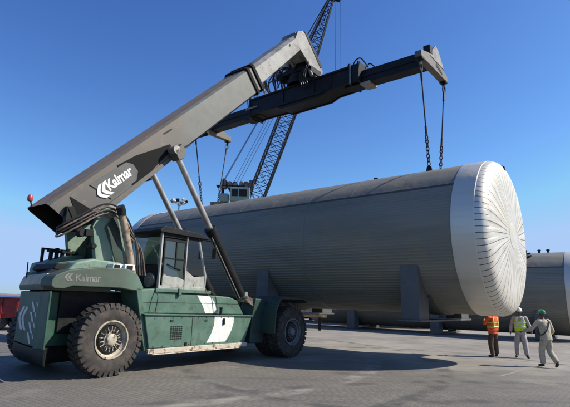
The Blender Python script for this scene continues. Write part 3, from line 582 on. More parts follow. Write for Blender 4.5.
# ================================================================== TANKS
AL = R(39.2)
def tank(loc, rz, length, label, group, sad=(-1.5, -7.75, -14.0), r=2.55):
    rt = empty('storage_tank', loc, rz, label, 'tank', group)      # local x along the axis, origin at the right hand seam on the axis
    NR = 150; prof = []
    for i in range(NR):       # corrugated lower shell, trapezoid ribs running lengthwise
        a0 = 2*pi*i/NR; da = 2*pi/NR
        for k, rr in ((0, r-.016), (.4, r-.016), (.6, r-.008), (.8, r-.008)):
            a = a0+da*k
            prof.append((rr*sin(a), rr*cos(a)))
    xs = [-length+.6, -length*.66, -length*.33, 0.]; n = len(prof); g = MB()
    vs = [(x, y, z) for x in xs for y, z in prof]; g.add(vs, [(k*n+i, k*n+(i+1) % n, (k+1)*n+(i+1) % n, (k+1)*n+i) for k in range(len(xs)-1) for i in range(n)])
    sh = g.build('shell', 'clad', rt)
    g = MB(); lim = R(54); cols = 40     # flat cover sheets over the crown, overlapping joints
    segs = 9; L0 = length-.6
    for s_ in range(segs):
        x0, x1 = -L0+s_*L0/segs, -L0+(s_+1)*L0/segs; ra, rb = r+.004, r+.001
        vs = []
        for x, rr in ((x0, rb), (x1, ra)):
            for i in range(cols+1):
                a = -lim+2*lim*i/cols; vs.append((x, rr*sin(a), rr*cos(a)))
        for i in range(cols+1):
            a = -lim+2*lim*i/cols; vs.append((x1, (r-.02)*sin(a), (r-.02)*cos(a)))
        m_ = cols+1
        g.add(vs, [(i, i+1, m_+i+1, m_+i) for i in range(cols)]+[(m_+i, m_+i+1, 2*m_+i+1, 2*m_+i) for i in range(cols)])
    g.build('crown_sheet', 'clad_top', rt, smooth=30)
    g = MB()
    for s_ in (-1, 1):
        g.box((-L0, s_*r*sin(lim)-.012, r*cos(lim)-.05), (0, s_*r*sin(lim)+.03, r*cos(lim)+.02))
    g.build('edge_trim', 'gore_dark', rt)
    for q_ in (1/3, 2/3):
        g = MB(); x_ = -L0*q_; g.lathe([(x_-.06, r-.02), (x_-.06, r-.004), (x_+.06, r-.004), (x_+.06, r-.02)], 128); g.build('cladding_strap', 'clad', rt, smooth=30)
    # ring band
    for nm, x0, x1 in (('ring_band', -.02, .68), ('ring_band', -length+.55-.6, -length+.62)):
        g = MB(); g.lathe([(x0, r-.05), (x0, r+.022), (x0+.03, r+.03), (x1-.02, r+.025), (x1, r+.01)], 128); g.build(nm, 'clad_head', rt, smooth=30)
    # dished ends made of gore sheets
    hp_ = [(.0, r+.012), (.1, r-.008), (.2, r-.06), (.28, r-.15), (.335, r-.28), (.38, r-.5), (.405, r-.85), (.43, r-1.3), (.45, r-1.8), (.462, .42)]
    for sg, x0 in ((1, .66), (-1, -length-.03)):
        g = MB(); G = 84; vs = []; rnd = random.Random(5)
        for k, (x, rr) in enumerate(hp_):
            for i in range(G):
                a0 = 2*pi*i/G; tw = .05*(max(0, k-3)/5)**1.5*sg
                wd = min(.2, .02/max(rr, .3)/(2*pi/G)); j = rnd.uniform(-.006, .006) if k > 1 else 0
                for q_, lift in ((0, 0), (wd, 0), (wd+.03, 0), (.5, j*.08), (.98, 0)):
                    a = a0+(2*pi/G)*q_+tw; vs.append((x0+sg*(x+lift*(1 if k > 1 else .2)+(rnd.uniform(-.0035, .0035) if 2 < k < 8 and q_ in (0, .5) else 0)), (rr+(lift if k < 5 else 0))*sin(a), (rr+(lift if k < 5 else 0))*cos(a)))
        n = G*5
        for k in range(len(hp_)-1):
            for i in range(n): g.add([], [], 0); g.f.append((k*n+i, k*n+(i+1) % n, (k+1)*n+(i+1) % n, (k+1)*n+i)); g.m.append(1 if i % 5 == 0 and (k < 4 or (i//5) % 2 == 0) else 0)
        g.v = [tuple(v) for v in vs]
        g.build('dished_end', ['clad_head', 'gore_dark'], rt, smooth=70)
        g = MB(); g.lathe([(x0+sg*.455, .43), (x0+sg*.469, .43), (x0+sg*.473, .4), (x0+sg*.474, .001)], 40); g.build('centre_plate', 'clad_head', rt, smooth=40)
    # saddles
    for s_ in sad:
        hw = 2.32; zb = -2.8; r0 = r-.006
        g = MB(); g.box((s_-.38, -hw-.08, zb), (s_+.38, hw+.08, zb+.06)); sd = g.build('saddle', 'saddle', rt, bevel=.01)
        for sg in (-1, 1):
            ys = [hw-.78*i/8 for i in range(9)]; arcp = [(sg*y, -math.sqrt(r0*r0-y*y)) for y in ys]
            out = [(sg*hw, zb+.06)]+arcp+[(sg*(hw-.78), zb+.06)]
            g = MB(); g.prism(out, s_-.3, s_+.3, ax='x'); g.build('saddle_post', 'saddle', sd, bevel=.008)
        g = MB(); pl = [(r0*sin(t_), -r0*cos(t_)) for t_ in [(-.68+1.36*i/24) for i in range(25)]]; pl += [(y*1.02, z*1.02) for y, z in pl[::-1]]; g.prism(pl, s_-.42, s_+.42, ax='x'); g.build('wear_plate', 'saddle', sd)
    return rt
GT = 'large aluminium clad tanks'
tank((6.64, 15.79, 4.12), -AL, 17.6, 'silver tank with shiny dished end, hoisted in the air by slings from the boom', GT)
tank((17.8, 29.2, 2.82), -R(36), 18.0, 'grey tank resting on the ground behind the three workers, right edge of photo', GT)
tank((13.5, 40.7, 2.82), -R(36), 18.0, 'grey tank on the ground far behind, glimpsed behind the timber under the hoisted tank', GT)
Rz = Matrix.Rotation(-AL, 4, 'Z'); T1 = Matrix.Translation((6.64, 15.79, 4.12)) @ Rz
# fittings on the hoisted tank: lifting lugs, vents
rt1 = [o for o in C.objects if o.name == 'storage_tank'][0]
for s_ in (-1.4, -13.8):
    for y in (-.55, .55):
        a = math.asin(y/2.57); z = 2.57*cos(a)
        g = MB(); g.prism([(-.12, -.05), (.12, -.05), (.08, .14), (0, .2), (-.08, .14)], -.02, .02, X=Matrix.Translation((s_, y, z))); g.build('lifting_lug', 'black', rt1)
for s_ in (-3.9,): g = MB(); g.cyl((s_, .1, 2.5), (s_, .1, 2.72), .05, n=10); g.cyl((s_, .1, 2.68), (s_, .1, 2.74), .09, n=10); g.build('vent_nozzle', 'black', rt1)
g = MB(); g.prism([(.93, 2.35), (1.06, 2.3), (1.05, 2.44), (.95, 2.5)], -.05, .05, X=Matrix.Translation((-.06, .1, -.02))); g.build('end_bracket', 'black', rt1, bevel=.01)
rt2 = [o for o in C.objects if o.name.startswith('storage_tank')][1]
for s_ in (-2.9, -2.3, -1.5, -1.0, .35): g = MB(); g.cyl((s_, 0, 2.5), (s_, 0, 2.78), .07, n=10); g.cyl((s_, 0, 2.7), (s_, 0, 2.76), .11, n=10); g.build('vent_nozzle', 'black', rt2)
for p_ in ([(-3.4, -1.7, 1.98), (-2.3, -1.2, 2.33), (-1.9, -.9, 2.48)], [(-2.6, -1.75, 1.94), (-1.8, -1.3, 2.28)]): g = MB(); g.tube(p_, .05, 6); g.build('pipe_bracket', 'black', rt2)

# ================================================================== SPREADER
SC = T1 @ Vector((-7.65, 0, 0)); ZS = 10.9
sp = empty('spreader', (SC.x, SC.y, ZS), -AL, 'long blue black telescopic spreader beam hung below the boom tip', 'spreader')
g = MB()
mb = [(-3.05, .5), (-2.95, .95), (2.8, 1.0), (3.3, .98), (3.3, .2), (1.75, .13), (1.4, -.02), (-.9, -.05), (-1.2, .08), (-2.7, .12), (-3.05, .02)]
g.prism(mb, -.5, -.42); g.prism(mb, .4, .48); g.prism([(x, z-.05 if z > .45 else z+.05) for x, z in mb], -.42, .4); g.build('main_frame', 'blue_black', sp, bevel=.02)
g = MB(); g.box((-1.3, -.56, .1), (1.5, -.5, .22)); g.build('frame_rib', 'blue_black', sp, bevel=.01)
g = MB(); g.box((-2.9, -.56, .86), (2.8, -.5, .95)); g.build('frame_rib', 'blue_black', sp, bevel=.01)
for x in (-.8, 1.0, 1.9): g = MB(); g.box((x-.03, -.54, .22), (x+.03, -.5, .86)); g.build('frame_rib', 'blue_black', sp)
for s_ in (-1, 1):
    g = MB(); g.prism([(s_*2.5, .12), (s_*2.5, .72), (s_*6.2, .68), (s_*6.3, .3), (s_*6.2, .08)], -.27, .27); g.build('telescopic_beam', 'blue_black', sp, bevel=.02)
    g = MB(); g.box((min(s_*2.9, s_*6.0), -.31, .36), (max(s_*2.9, s_*6.0), -.27, .42)); g.build('beam_rail', 'black', sp)
    x0, x1 = sorted((s_*6.15, s_*6.42))
    g = MB(); g.prism([(-1.3, -.1), (-1.3, .16), (-.5, .4), (.45, .4), (1.34, .16), (1.34, -.1)], x0, x1, ax='x'); eb = g.build('end_beam', 'tan_steel', sp, bevel=.02)
    g = MB(); g.box((x0+.03, -.52, .4), (x1+.03, -.28, .74)); g.build('cable_box', 'black', eb, bevel=.01)
    g = MB(); xa, xb = sorted((s_*6.36, s_*6.44)); g.prism([(-.5, .3), (-.05, .82), (.12, .98), (.42, .86), (.95, .28)], xa, xb, ax='x'); g.build('end_gusset', 'boom_light', eb, bevel=.01)
    g = MB(); xa, xb = sorted((s_*6.18, s_*6.26)); g.prism([(-.3, .35), (.12, .98), (.3, .9), (.8, .3)], xa, xb, ax='x'); g.build('end_gusset', 'boom_light', eb, bevel=.01)
    g = MB(); xa, xb = sorted((s_*6.425, s_*6.432)); g.prism([(.1, .1), (.75, -.02), (.72, .1), (.12, .26)], xa, xb, ax='x'); g.build('slot', 'black', eb)
    for y in (-1.18, 1.2):
        g = MB(); g.cyl((s_*6.3, y, -.36), (s_*6.3, y, -.08), .06, n=10); g.box((s_*6.3-.13, y-.12, -.16), (s_*6.3+.13, y+.13, -.08)); g.build('twistlock', 'black', eb)
for x in (-2.98, 2.85, 3.3):
    g = MB(); g.box((x-.04, -.54, .0 if x < 0 else .14), (x+.04, .52, 1.06)); g.build('frame_collar', 'blue_black', sp)
g = MB(); g.box((2.9, -.56, .12), (2.96, -.545, 1.02)); g.build('collar_edge', 'steel', sp)
for p_ in ([(3.0, -.4, 1.04), (3.15, -.4, 1.22), (3.4, -.4, 1.2), (3.7, -.35, .72)], [(3.3, .2, 1.04), (3.5, .2, 1.2), (3.9, .2, .7)], [(-2.6, -.4, .96), (-2.55, -.45, 1.3), (-2.2, -.4, 1.33), (-2.1, -.4, .98)], [(-3.3, -.3, .7), (-3.2, -.45, 1.1), (-2.9, -.45, 1.25), (-2.75, -.4, .98)]):
    g = MB(); g.tube(smooth_path(p_), .028, 6); g.build('cable_loop', 'black', sp, smooth=50)
g = MB(); g.box((-3.2, -.62, .4), (-2.4, -.56, .45)); g.build('beam_stop', 'steel', sp)
g = MB(); g.box((-3.5, -.3, .0), (-2.9, .3, .12)); g.build('wear_pad', 'black', sp)
g = MB(); g.box((3.3, -.34, .04), (3.75, .34, .12)); g.build('wear_pad', 'steel', sp)
# slewing head between boom tip and spreader frame
g = MB()
g.lathe([(.96, .62), (1.2, .62), (1.22, .55), (1.42, .55), (1.42, .01)], 40, axis='z', X=Matrix.Translation((.0, -.2, 0)))
g.build('slew_ring', 'black', sp, smooth=35)
g = MB(); g.box((-.75, -.75, 1.45), (.55, .35, 1.62)); g.box((-.4, -.72, 1.62), (.45, -.55, 2.0)); g.box((-.4, .15, 1.62), (.45, .3, 2.0)); g.box((-.25, -.55, 1.5), (.3, .15, 1.9)); g.cyl((.0, -.8, 1.62), (.0, .35, 1.62), .12)
g.box((-1.1, -.6, 1.4), (-.6, -.1, 1.75)); g.box((.5, -.6, 1.3), (.9, .1, 1.6)); g.build('rotator_block', 'black', sp, bevel=.02)
g = MB(); g.lathe([(1.6, .19), (1.62, .21), (1.95, .21), (2.06, .16), (2.1, .001)], 20, axis='z', X=Matrix.Translation((-.5, -.75, .2))); g.build('slew_motor', 'lamp_white', sp, smooth=40)
g = MB()
rn = random.Random(3)
for k in range(18):
    x0 = -1.5+rn.uniform(-.3, 1.3); y0 = -.5+rn.uniform(-.25, .6)
    g.tube(smooth_path([(x0-.4, y0, 1.05), (x0-.45, y0-.1, 1.5+rn.uniform(0, .4)), (x0, y0, 1.8+rn.uniform(0, .5)), (x0+.5, y0+.1, 1.75), (x0+.7, y0+.1, 1.45)]), .03, 6)
for k in range(4):
    g.tube(smooth_path([(-.1+.1*k, -.5, 2.3), (.5+.12*k, -.75, 1.7), (.4+.1*k, -.8, 1.1), (.45+.12*k, -.66, .6)]), .028, 6)
g.build('hose_bundle', 'rubber', sp, smooth=50)
g = MB(); g.tube(smooth_path([(-2.05, -.5, 1.1), (-2.0, -.55, 1.9), (-1.6, -.5, 2.25), (-1.2, -.45, 2.1)]), .05, 8); g.tube([(-1.2, -.6, 2.8), (-1.2, -.55, 2.0), (-1.0, -.5, 1.5)], .06, 8); g.cyl((-1.25, -.5, 1.5), (-1.25, -.5, 2.5), .09, n=12); g.cyl((.75, -.55, 1.45), (.95, -.6, 1.05), .08, n=10); g.box((.55, -.72, 1.2), (.7, -.64, 1.5)); g.build('damper_cylinder', 'steel', sp)

# ================================================================== SLINGS
TS = Matrix.Translation((SC.x, SC.y, ZS)) @ Rz
def chain_link(g, c, d, side, ln=.13, wd=.075, r=.018):
    pts = []
    for i in range(12):
        a = 2*pi*i/12; pts.append(c+d*(cos(a)*ln)+side*(sin(a)*wd))
    pts.append(pts[0]); g.tube(pts, r, 6)
sl_lab = {(1, -1): 'left sling of the pair above the shiny tank end, steel rope ending in chain',
          (1, 1): 'right sling of the pair above the shiny tank end, outermost steel rope of all',
          (-1, -1): 'thin sling emerging from behind the boom, just right of the lift cylinder rod',
          (-1, 1): 'thin sling hanging from the bare left end arm of the spreader'}
for sx in (1, -1):
    for sy in (-1, 1):
        top = TS @ Vector((sx*6.32, sy*1.18, -.36)); lug = T1 @ Vector((-7.6+sx*6.2, sy*.55, 2.51+.14))
        rt = empty('lifting_sling', tuple(lug), 0, sl_lab[(sx, sy)], 'sling', 'slings between spreader and tank')
        a = top-lug; Ln = a.length; d = a.normalized(); side = d.orthogonal().normalized(); s2 = d.cross(side)
        g = MB(); g.cyl(d*1.15, d*(Ln-.15), .028, n=8); g.cyl(d*1.15, d*1.5, .045, n=8); g.cyl(d*(Ln-.6), d*(Ln-.2), .045, n=8); g.build('wire_rope', 'wire', rt, smooth=50)
        g = MB()
        for k in range(7): chain_link(g, d*(.12+k*.137), d, side if k % 2 else s2, .095, .055, .019)
        chain_link(g, d*1.08, d, side, .13, .08, .025); g.build('chain', 'wire', rt, smooth=50)
        g = MB(); chain_link(g, d*(Ln-.1), d, side, .16, .1, .03); g.build('top_shackle', 'wire', rt, smooth=50)

# ================================================================== TIMBER
def timber(loc, rz):
    rt = empty('timber_stack', loc, rz, 'thin stack of orange brown timber planks on dark trestles under the hoisted tank', 'timber')
    for x in (-1.3, 1.3):
        g = MB(); g.box((x-.1, -.5, .72), (x+.1, .5, .86)); g.box((x-.1, -.5, 0), (x+.1, -.36, .72)); g.box((x-.1, .36, 0), (x+.1, .5, .72)); g.build('trestle', 'black', rt)
    rn = random.Random(2)
    for z in (.86, .94, 1.12, 1.2):
        g = MB()
        for y in range(4): g.box((-1.8+rn.uniform(-.25, .1), -.5+y*.25+.01, z+.003), (1.3+rn.uniform(-.1, .5), -.27+y*.25, z+.07))
        g.build('plank_layer', 'wood', rt, bevel=.006)
    for x in (-1.0, .9): g = MB(); g.box((x-.06, -.5, 1.013), (x+.06, .5, 1.12)); g.build('bearer', 'wood', rt)
timber((1.3, 33.0, 0), R(-4))

# ================================================================== RED TRAILER (far left)
rt = empty('flatbed_trailer', (-18.5, 25.5, 0), R(4), 'red painted steel trailer with dark wheels at the left edge beyond the counterweight', 'trailer')
g = MB(); g.box((-5, -1.2, .62), (5, 1.2, .8)); g.box((-5, -1.22, .8), (5, -1.14, 1.62)); g.box((-5, 1.14, .8), (5, 1.22, 1.62)); g.box((4.92, -1.14, .8), (5, 1.14, 1.62)); g.box((-5, -1.14, .8), (-4.92, 1.14, 1.62))
for k in range(13): x = -4.8+k*.8; g.box((x-.05, -1.28, .62), (x+.05, -1.22, 1.6))
g.box((-5.02, -1.3, 1.6), (5.02, -1.12, 1.68)); g.build('trailer_body', 'red', rt, bevel=.01)
for x in (-3.6, -2.4, 2.6, 3.8):
    for y in (-1.0, 1.0):
        wt = MB(); wt.lathe([(-.14, .26), (-.16, .44), (-.12, .48), (.12, .48), (.16, .44), (.14, .26)], 32, axis='y', X=Matrix.Translation((x, y, .48))); wo_ = wt.build('wheel', 'tyre', rt, smooth=40)
        wt = MB(); wt.lathe([(-.14, .26), (-.1, .22), (-.04, .1), (-.05, .001)], 20, axis='y', X=Matrix.Translation((x, y, .48))); wt.build('rim', 'rim_grey', wo_, smooth=40)
g = MB(); g.box((-4.6, -.5, .42), (4.8, .5, .62)); g.tube([(5, 0, .6), (6.2, 0, .55)], .08, 8); g.build('chassis_rail', 'black', rt)

# ================================================================== HARBOUR CRANE (behind)
cr = empty('harbour_crane', (-7.0, 72, 0), 0, 'tall lattice boom crane standing far behind the tanks', 'crane')
def cw(x, y, z): return Vector((x+7.0, y-72, z))
jb, jt = cw(-5.9, 70, 13.0), cw(7.1, 70, 52.9)
g = MB(); dj = (jt-jb).normalized(); uj = Vector((0, 1, 0)); vj = dj.cross(uj).normalized(); LJ = (jt-jb).length; NB = 24
def half(t): return 1.15*min(1, .35+t*5)*min(1, .28+(1-t)*2.6)
pts = [[jb+dj*LJ*k/NB+(uj*a+vj*b)*half(k/NB) for a, b in ((-1, -1), (1, -1), (1, 1), (-1, 1))] for k in range(NB+1)]
for k in range(NB):
    for c in range(4):
        g.cyl(pts[k][c], pts[k+1][c], .14, n=5, cap=False); c2 = (c+1) % 4
        g.cyl(pts[k][c], pts[k+1][c2], .05, n=4, cap=False); g.cyl(pts[k][c2], pts[k+1][c], .05, n=4, cap=False); g.cyl(pts[k][c], pts[k][c2], .05, n=4, cap=False)
g.build('lattice_boom', 'crane', cr)
g = MB(); g.cyl(jt+Vector((.2, -.4, -.2)), jt+Vector((.2, .4, -.2)), .55, n=16); g.cyl(jt+Vector((1.0, -.3, -.5)), jt+Vector((1.0, .3, -.5)), .4, n=16); g.box(tuple(jt+Vector((-.5, -.4, -.5))), tuple(jt+Vector((1.2, .4, .5)))); g.build('sheave_head', 'crane', cr)
g = MB()
for b in (-.4, 0, .4): g.cyl(cw(-9.6, 70+b, 20), jt+Vector((-.4, b*.5, .2)), .035, n=4); g.cyl(cw(-8.0+b, 70+b, 18.8), jt+Vector((-.8+b, b, -2)), .035, n=4)
g.build('stay_rope', 'wire', cr)
g = MB()
for x in (.55, 1.3): g.cyl(jt+Vector((x, 0, -.5)), Vector((jt.x+x, jt.y, 36.5)), .03, n=4)
g.box((jt.x+.5, jt.y-.3, 35.2), (jt.x+1.35, jt.y+.3, 36.5)); g.tube([(jt.x+.9, jt.y, 35.2), (jt.x+.9, jt.y, 34.8), (jt.x+1.2, jt.y, 34.4), (jt.x+.8, jt.y, 34.2), (jt.x+.6, jt.y, 34.5)], .1, 6); g.build('hook_block', 'crane', cr)
g = MB(); g.cyl(cw(-7, 72, 2.2), cw(-7, 72, 12), 1.3, 1.0, n=16); g.box((-3.5, -3.5, 1.3), (3.5, 3.5, 2.3))
for x in (-3.2, 3.2): g.box((x-.9, -5, 0), (x+.9, 5, 1.3))
g.box((-4.5, -2.2, 12), (3.2, 2.2, 16.6)); g.build('machinery_house', 'crane_pale', cr, bevel=.05)
g = MB()
for a in ((-2.9, 16.6), (-2.9, 19.4), (.4, 16.6)): pass
for y in (-2.6, -1.4): g.cyl(cw(-9.8, 72+y, 16.6), cw(-9.5, 72+y, 20.2), .14, n=5); g.cyl(cw(-5.5, 72+y, 16.6), cw(-9.4, 72+y, 20), .12, n=5); g.cyl(cw(-7.6, 72+y, 16.6), cw(-9.4, 72+y, 20), .1, n=5)
g.box((-3.6, -2.8, 19.0), (.8, -1.2, 19.15)); g.build('gantry_frame', 'crane', cr)
g = MB(); rn = random.Random(11)
for x in (-2.5, -1.6, -.8, .2, .9, 1.7): g.cyl((x, -2.6, 19.4+rn.uniform(-.2, .3)), (x, -1.6, 19.5), .38+rn.uniform(-.1, .15), n=12); g.box((x-.3, -2.7, 18.7), (x+.35, -1.7, 19.2+rn.uniform(0, .9)))
g.build('winch_drum', 'crane_pale', cr)
g = MB(); g.box((-1.4, -3.4, 16.6), (1.6, -1.4, 18.7)); g.box((-3.0, -3.0, 16.6), (-1.7, -1.6, 17.8)); hcab = g.build('operator_cab', 'crane_cab', cr, bevel=.05)
g = MB(); g.box((-1.1, -3.44, 17.3), (-.2, -3.405, 18.4)); g.box((.0, -3.44, 17.3), (1.2, -3.405, 18.4)); g.build('window', 'black', hcab)

# ================================================================== FLOODLIGHT MAST
fm = empty('floodlight_mast', (-20.9, 90, 0), 0, 'slender floodlight mast with lamp cluster showing just above the tank far behind', 'floodlight mast')
g = MB(); g.cyl((0, 0, 0), (0, 0, 20.6), .28, .12, n=10); g.cyl((0, 0, 19.9), (0, 0, 20.3), .35, n=10); g.build('mast_pole', 'steel', fm)
g = MB(); g.lathe([(20.35, 1.3), (20.45, 1.35), (20.55, 1.3), (20.35, 1.3)], 16, axis='z'); g.tube([(-1.4, 0, 20.45), (1.4, 0, 20.45)], .06, 5); g.build('lamp_ring', 'steel', fm)
for k in range(8):
    a = 2*pi*k/8; g = MB(); g.box((-.3, -.2, -.22), (.3, .2, .22), X=Matrix.Translation((1.45*cos(a), 1.45*sin(a), 20.75+.12*(k % 2))) @ Matrix.Rotation(a+pi/2, 4, 'Z') @ Matrix.Rotation(R(35), 4, 'X')); g.build('floodlight', 'lamp_white' if k % 2 else 'black', fm)

# ================================================================== WORKERS
def skin_mesh(chains, sub=2):
    """chains: list of lists (pos, rx[, ry]); chains sharing a start position are joined to one graph"""
    vs = []; rad = []; es = []; idx = {}
    for ch in chains:
        prev = None
        for it in ch:
            p, r = it[0], it[1]; r2 = it[2] if len(it) > 2 else r; key = tuple(round(c, 4) for c in p)
            if key not in idx: idx[key] = len(vs); vs.append(p); rad.append((r, r2))
            if prev is not None and prev != idx[key]: es.append((prev, idx[key]))
            prev = idx[key]
    me = bpy.data.meshes.new('tmp'); me.from_pydata([tuple(v) for v in vs], es, []); ob = bpy.data.objects.new('tmp', me); C.objects.link(ob)
    md = ob.modifiers.new('skin', 'SKIN'); md.branch_smoothing = .6
    for i, sv in enumerate(me.skin_vertices[0].data): sv.radius = rad[i]; sv.use_root = (i == 0)
    sb = ob.modifiers.new('sub', 'SUBSURF'); sb.levels = sub; sb.render_levels = sub
    dg = bpy.context.evaluated_depsgraph_get(); out = bpy.data.meshes.new_from_object(ob.evaluated_get(dg)); bpy.data.objects.remove(ob)
    vv = [tuple(v.co) for v in out.vertices]; ff = [tuple(p.vertices) for p in out.polygons]; bpy.data.meshes.remove(out); return vv, ff
def remeshed(o, vox):
    r = o.modifiers.new('remesh', 'REMESH'); r.mode = 'VOXEL'; r.voxel_size = vox; r.use_smooth_shade = True
    s = o.modifiers.new('smooth', 'SMOOTH'); s.iterations = 3; s.factor = .5
def lerp(a, b, t): return Vector(a)+(Vector(b)-Vector(a))*t
def hand_chains(wr, d, up, side, curl=.35):
    """five fingers off a palm; d: direction of the fingers, up: back of hand, side: towards the thumb"""
    wr, d, up, side = Vector(wr), Vector(d).normalized(), Vector(up).normalized(), Vector(side).normalized(); ch = []
    palm = wr+d*.085
    ch.append([(wr, .026, .019), (wr+d*.04, .034, .017), (palm, .036, .015)])
    for k, (o_, ln) in enumerate(((.028, .068), (.010, .076), (-.009, .07), (-.027, .055))):
        p0 = palm+side*o_-d*.01; p1 = p0+d*(ln*.45)-up*curl*.012; p2 = p1+(d-up*curl*1.3).normalized()*ln*.35; p3 = p2+(d-up*curl*2.6).normalized()*ln*.28
        ch.append([(p0, .010), (p1, .0095), (p2, .0085), (p3, .007)])
    t0 = wr+d*.03+side*.02; t1 = t0+(d*.5+side).normalized()*.035; t2 = t1+(d+side*.45-up*.2).normalized()*.032; t3 = t2+(d-up*.3).normalized()*.024
    ch.append([(t0, .013), (t1, .012), (t2, .0105), (t3, .008)])
    return ch
def worker(loc, rz, label, J, cloth_top, cloth_leg, helmet, vest=None, tape=None, scale=1., look=0., nod=0.):
    """J: joints in metres, figure faces +y.  hip/knee/ankle/toe and shoulder/elbow/wrist for l and r, pelvis, chest, neck, head"""
    rt = empty('person', loc, rz, label, 'person', 'port workers near the tank end'); rt.scale = (scale,)*3
    V = {k: Vector(v) for k, v in J.items()}
    pel, che, nek, hd = V['pelvis'], V['chest'], V['neck'], V['head']
    # ---- body: one continuous surface
    ch = [[(pel, .14, .10), (lerp(pel, che, .5), .125, .09), (che, .155, .105), (lerp(che, nek, .6), .10, .075), (nek, .052, .055), (hd-Vector((0, 0, .06)), .05, .055)]]
    for s in 'lr':
        ch.append([(pel, .14, .10), (V['hip'+s], .088), (lerp(V['hip'+s], V['knee'+s], .5), .072), (V['knee'+s], .054), (lerp(V['knee'+s], V['ankle'+s], .35), .052), (V['ankle'+s], .036), (lerp(V['ankle'+s], V['toe'+s], .5)-Vector((0, 0, .02)), .038), (V['toe'+s], .03)])
        ch.append([(lerp(che, nek, .6), .10, .075), (V['sho'+s], .06), (lerp(V['sho'+s], V['elb'+s], .5), .046), (V['elb'+s], .038), (lerp(V['elb'+s], V['wri'+s], .4), .036), (V['wri'+s], .025)])
    g = MB(); v, f = skin_mesh(ch); g.add(v, f)
    for s in 'lr':
        d = (V['wri'+s]-V['elb'+s]).normalized(); out = Vector((1 if s == 'r' else -1, 0, 0)); up = (out-d*out.dot(d)).normalized(); side = d.cross(up)*(1 if s == 'r' else -1)
        if side.y < 0: side = -side
        for c_ in hand_chains(V['wri'+s]-d*.01, d, up, side): v, f = skin_mesh([c_], 1); g.add(v, f)
    # head with face
    H = Matrix.Translation(hd) @ Matrix.Rotation(look, 4, 'Z') @ Matrix.Rotation(nod, 4, 'X')
    bm = bmesh.new(); bmesh.ops.create_icosphere(bm, subdivisions=4, radius=1)
    for q in bm.verts:
        x, y, z = q.co; fz = z
        wj = 1-.28*max(0, -z-.1); X_ = x*.077*wj; Y_ = (y*.097 if y < 0 else y*.09)*(1-.12*max(0, -z)); Z_ = z*.118
        if y > .5:
            Y_ += .020*math.exp(-((x/.16)**2))*math.exp(-(((z+.12)/.2)**2))           # nose
            Y_ -= .011*math.exp(-(((abs(x)-.38)/.17)**2))*math.exp(-(((z-.06)/.13)**2))  # eye sockets
            Y_ += .006*math.exp(-((x/.3)**2))*math.exp(-(((z+.46)/.07)**2)); Y_ += .008*math.exp(-((x/.35)**2))*math.exp(-(((z+.8)/.14)**2))
        q.co = (X_, Y_, Z_)
    hv = [tuple(H @ q.co) for q in bm.verts]; hf = [tuple(q.index for q in fa.verts) for fa in bm.faces]; bm.free(); g.add(hv, hf)
    for sx in (-1, 1): v, f = skin_mesh([[(H @ Vector((sx*.075, .0, .02)), .016, .01), (H @ Vector((sx*.088, -.01, .0)), .02, .009), (H @ Vector((sx*.078, 0, -.03)), .012, .008)]], 1); g.add(v, f)
    body = g.build('body', 'skin', rt); remeshed(body, .0085)
    # eyes
    g = MB()
    for sx in (-1, 1):
        bm = bmesh.new(); bmesh.ops.create_uvsphere(bm, u_segments=10, v_segments=8, radius=.0115, matrix=H @ Matrix.Translation((sx*.03, .077, .008)))
        g.add([tuple(q.co) for q in bm.verts], [tuple(q.index for q in fa.verts) for fa in bm.faces]); bm.free()
    g.build('eyes', 'white', rt, smooth=60)
    # ---- trousers / legs of the coverall
    g = MB(); ch = [[(pel+Vector((0, 0, .06)), .17, .13), (pel-Vector((0, 0, .03)), .172, .135)]]
    for s in 'lr':
        k, a_, h_ = V['knee'+s], V['ankle'+s], V['hip'+s]
        ch.append([(pel-Vector((0, 0, .03)), .16, .125), (h_, .122), (lerp(h_, k, .5), .116), (lerp(h_, k, .9), .1), (lerp(k, a_, .15), .098), (lerp(k, a_, .55), .092), (lerp(k, a_, .85), .09), (lerp(k, a_, .97), .083)])
    v, f = skin_mesh(ch); g.add(v, f); lo = g.build('trousers' , cloth_leg, rt); remeshed(lo, .012)
    # ---- jacket
    g = MB(); top = lerp(che, nek, .62)
    def ell(c0, rx, ry, rz_):
        bm = bmesh.new(); bmesh.ops.create_uvsphere(bm, u_segments=20, v_segments=14, radius=1, matrix=Matrix.Translation(c0) @ Matrix.Diagonal((rx, ry, rz_, 1)))
        g.add([tuple(q.co) for q in bm.verts], [tuple(q.index for q in fa.verts) for fa in bm.faces]); bm.free()
    # torso as stacked rings: hem, waist, chest, shoulders, collar
    rings = [(pel+Vector((0, 0, -.13)), .19, .15), (pel+Vector((0, 0, -.0)), .178, .14), (lerp(pel, che, .3), .165, .13), (lerp(pel, che, .7), .178, .135), (che+Vector((0, 0, .02)), .19, .138), (top+Vector((0, 0, .0)), .165, .115), (lerp(top, nek, .45), .115, .09), (lerp(top, nek, .9), .072, .074)]
    n_ = 28; vs = []
    for c0, rx, ry in rings:
        for i in range(n_):
            a = 2*pi*i/n_; ex = .85; vs.append((c0.x+abs(cos(a))**ex*(1 if cos(a) > 0 else -1)*rx, c0.y+abs(sin(a))**ex*(1 if sin(a) > 0 else -1)*ry, c0.z))
    nr = len(rings)
    g.add(vs, [(r_*n_+i, r_*n_+(i+1) % n_, (r_+1)*n_+(i+1) % n_, (r_+1)*n_+i) for r_ in range(nr-1) for i in range(n_)]+[tuple(range(n_))[::-1], tuple(range((nr-1)*n_, nr*n_))])
    for s in 'lr':
        sh, el, wr = V['sho'+s], V['elb'+s], V['wri'+s]; inn = lerp(sh, top, .35)
        g.tube(smooth_path([inn, sh, lerp(sh, el, .5), el, lerp(el, wr, .5), lerp(el, wr, .93)], 4), [.07, .074, .077, .08, .078, .074, .071, .069, .067, .065, .064, .064, .062, .06, .059, .058, .056, .055, .053, .052, .05], 12)
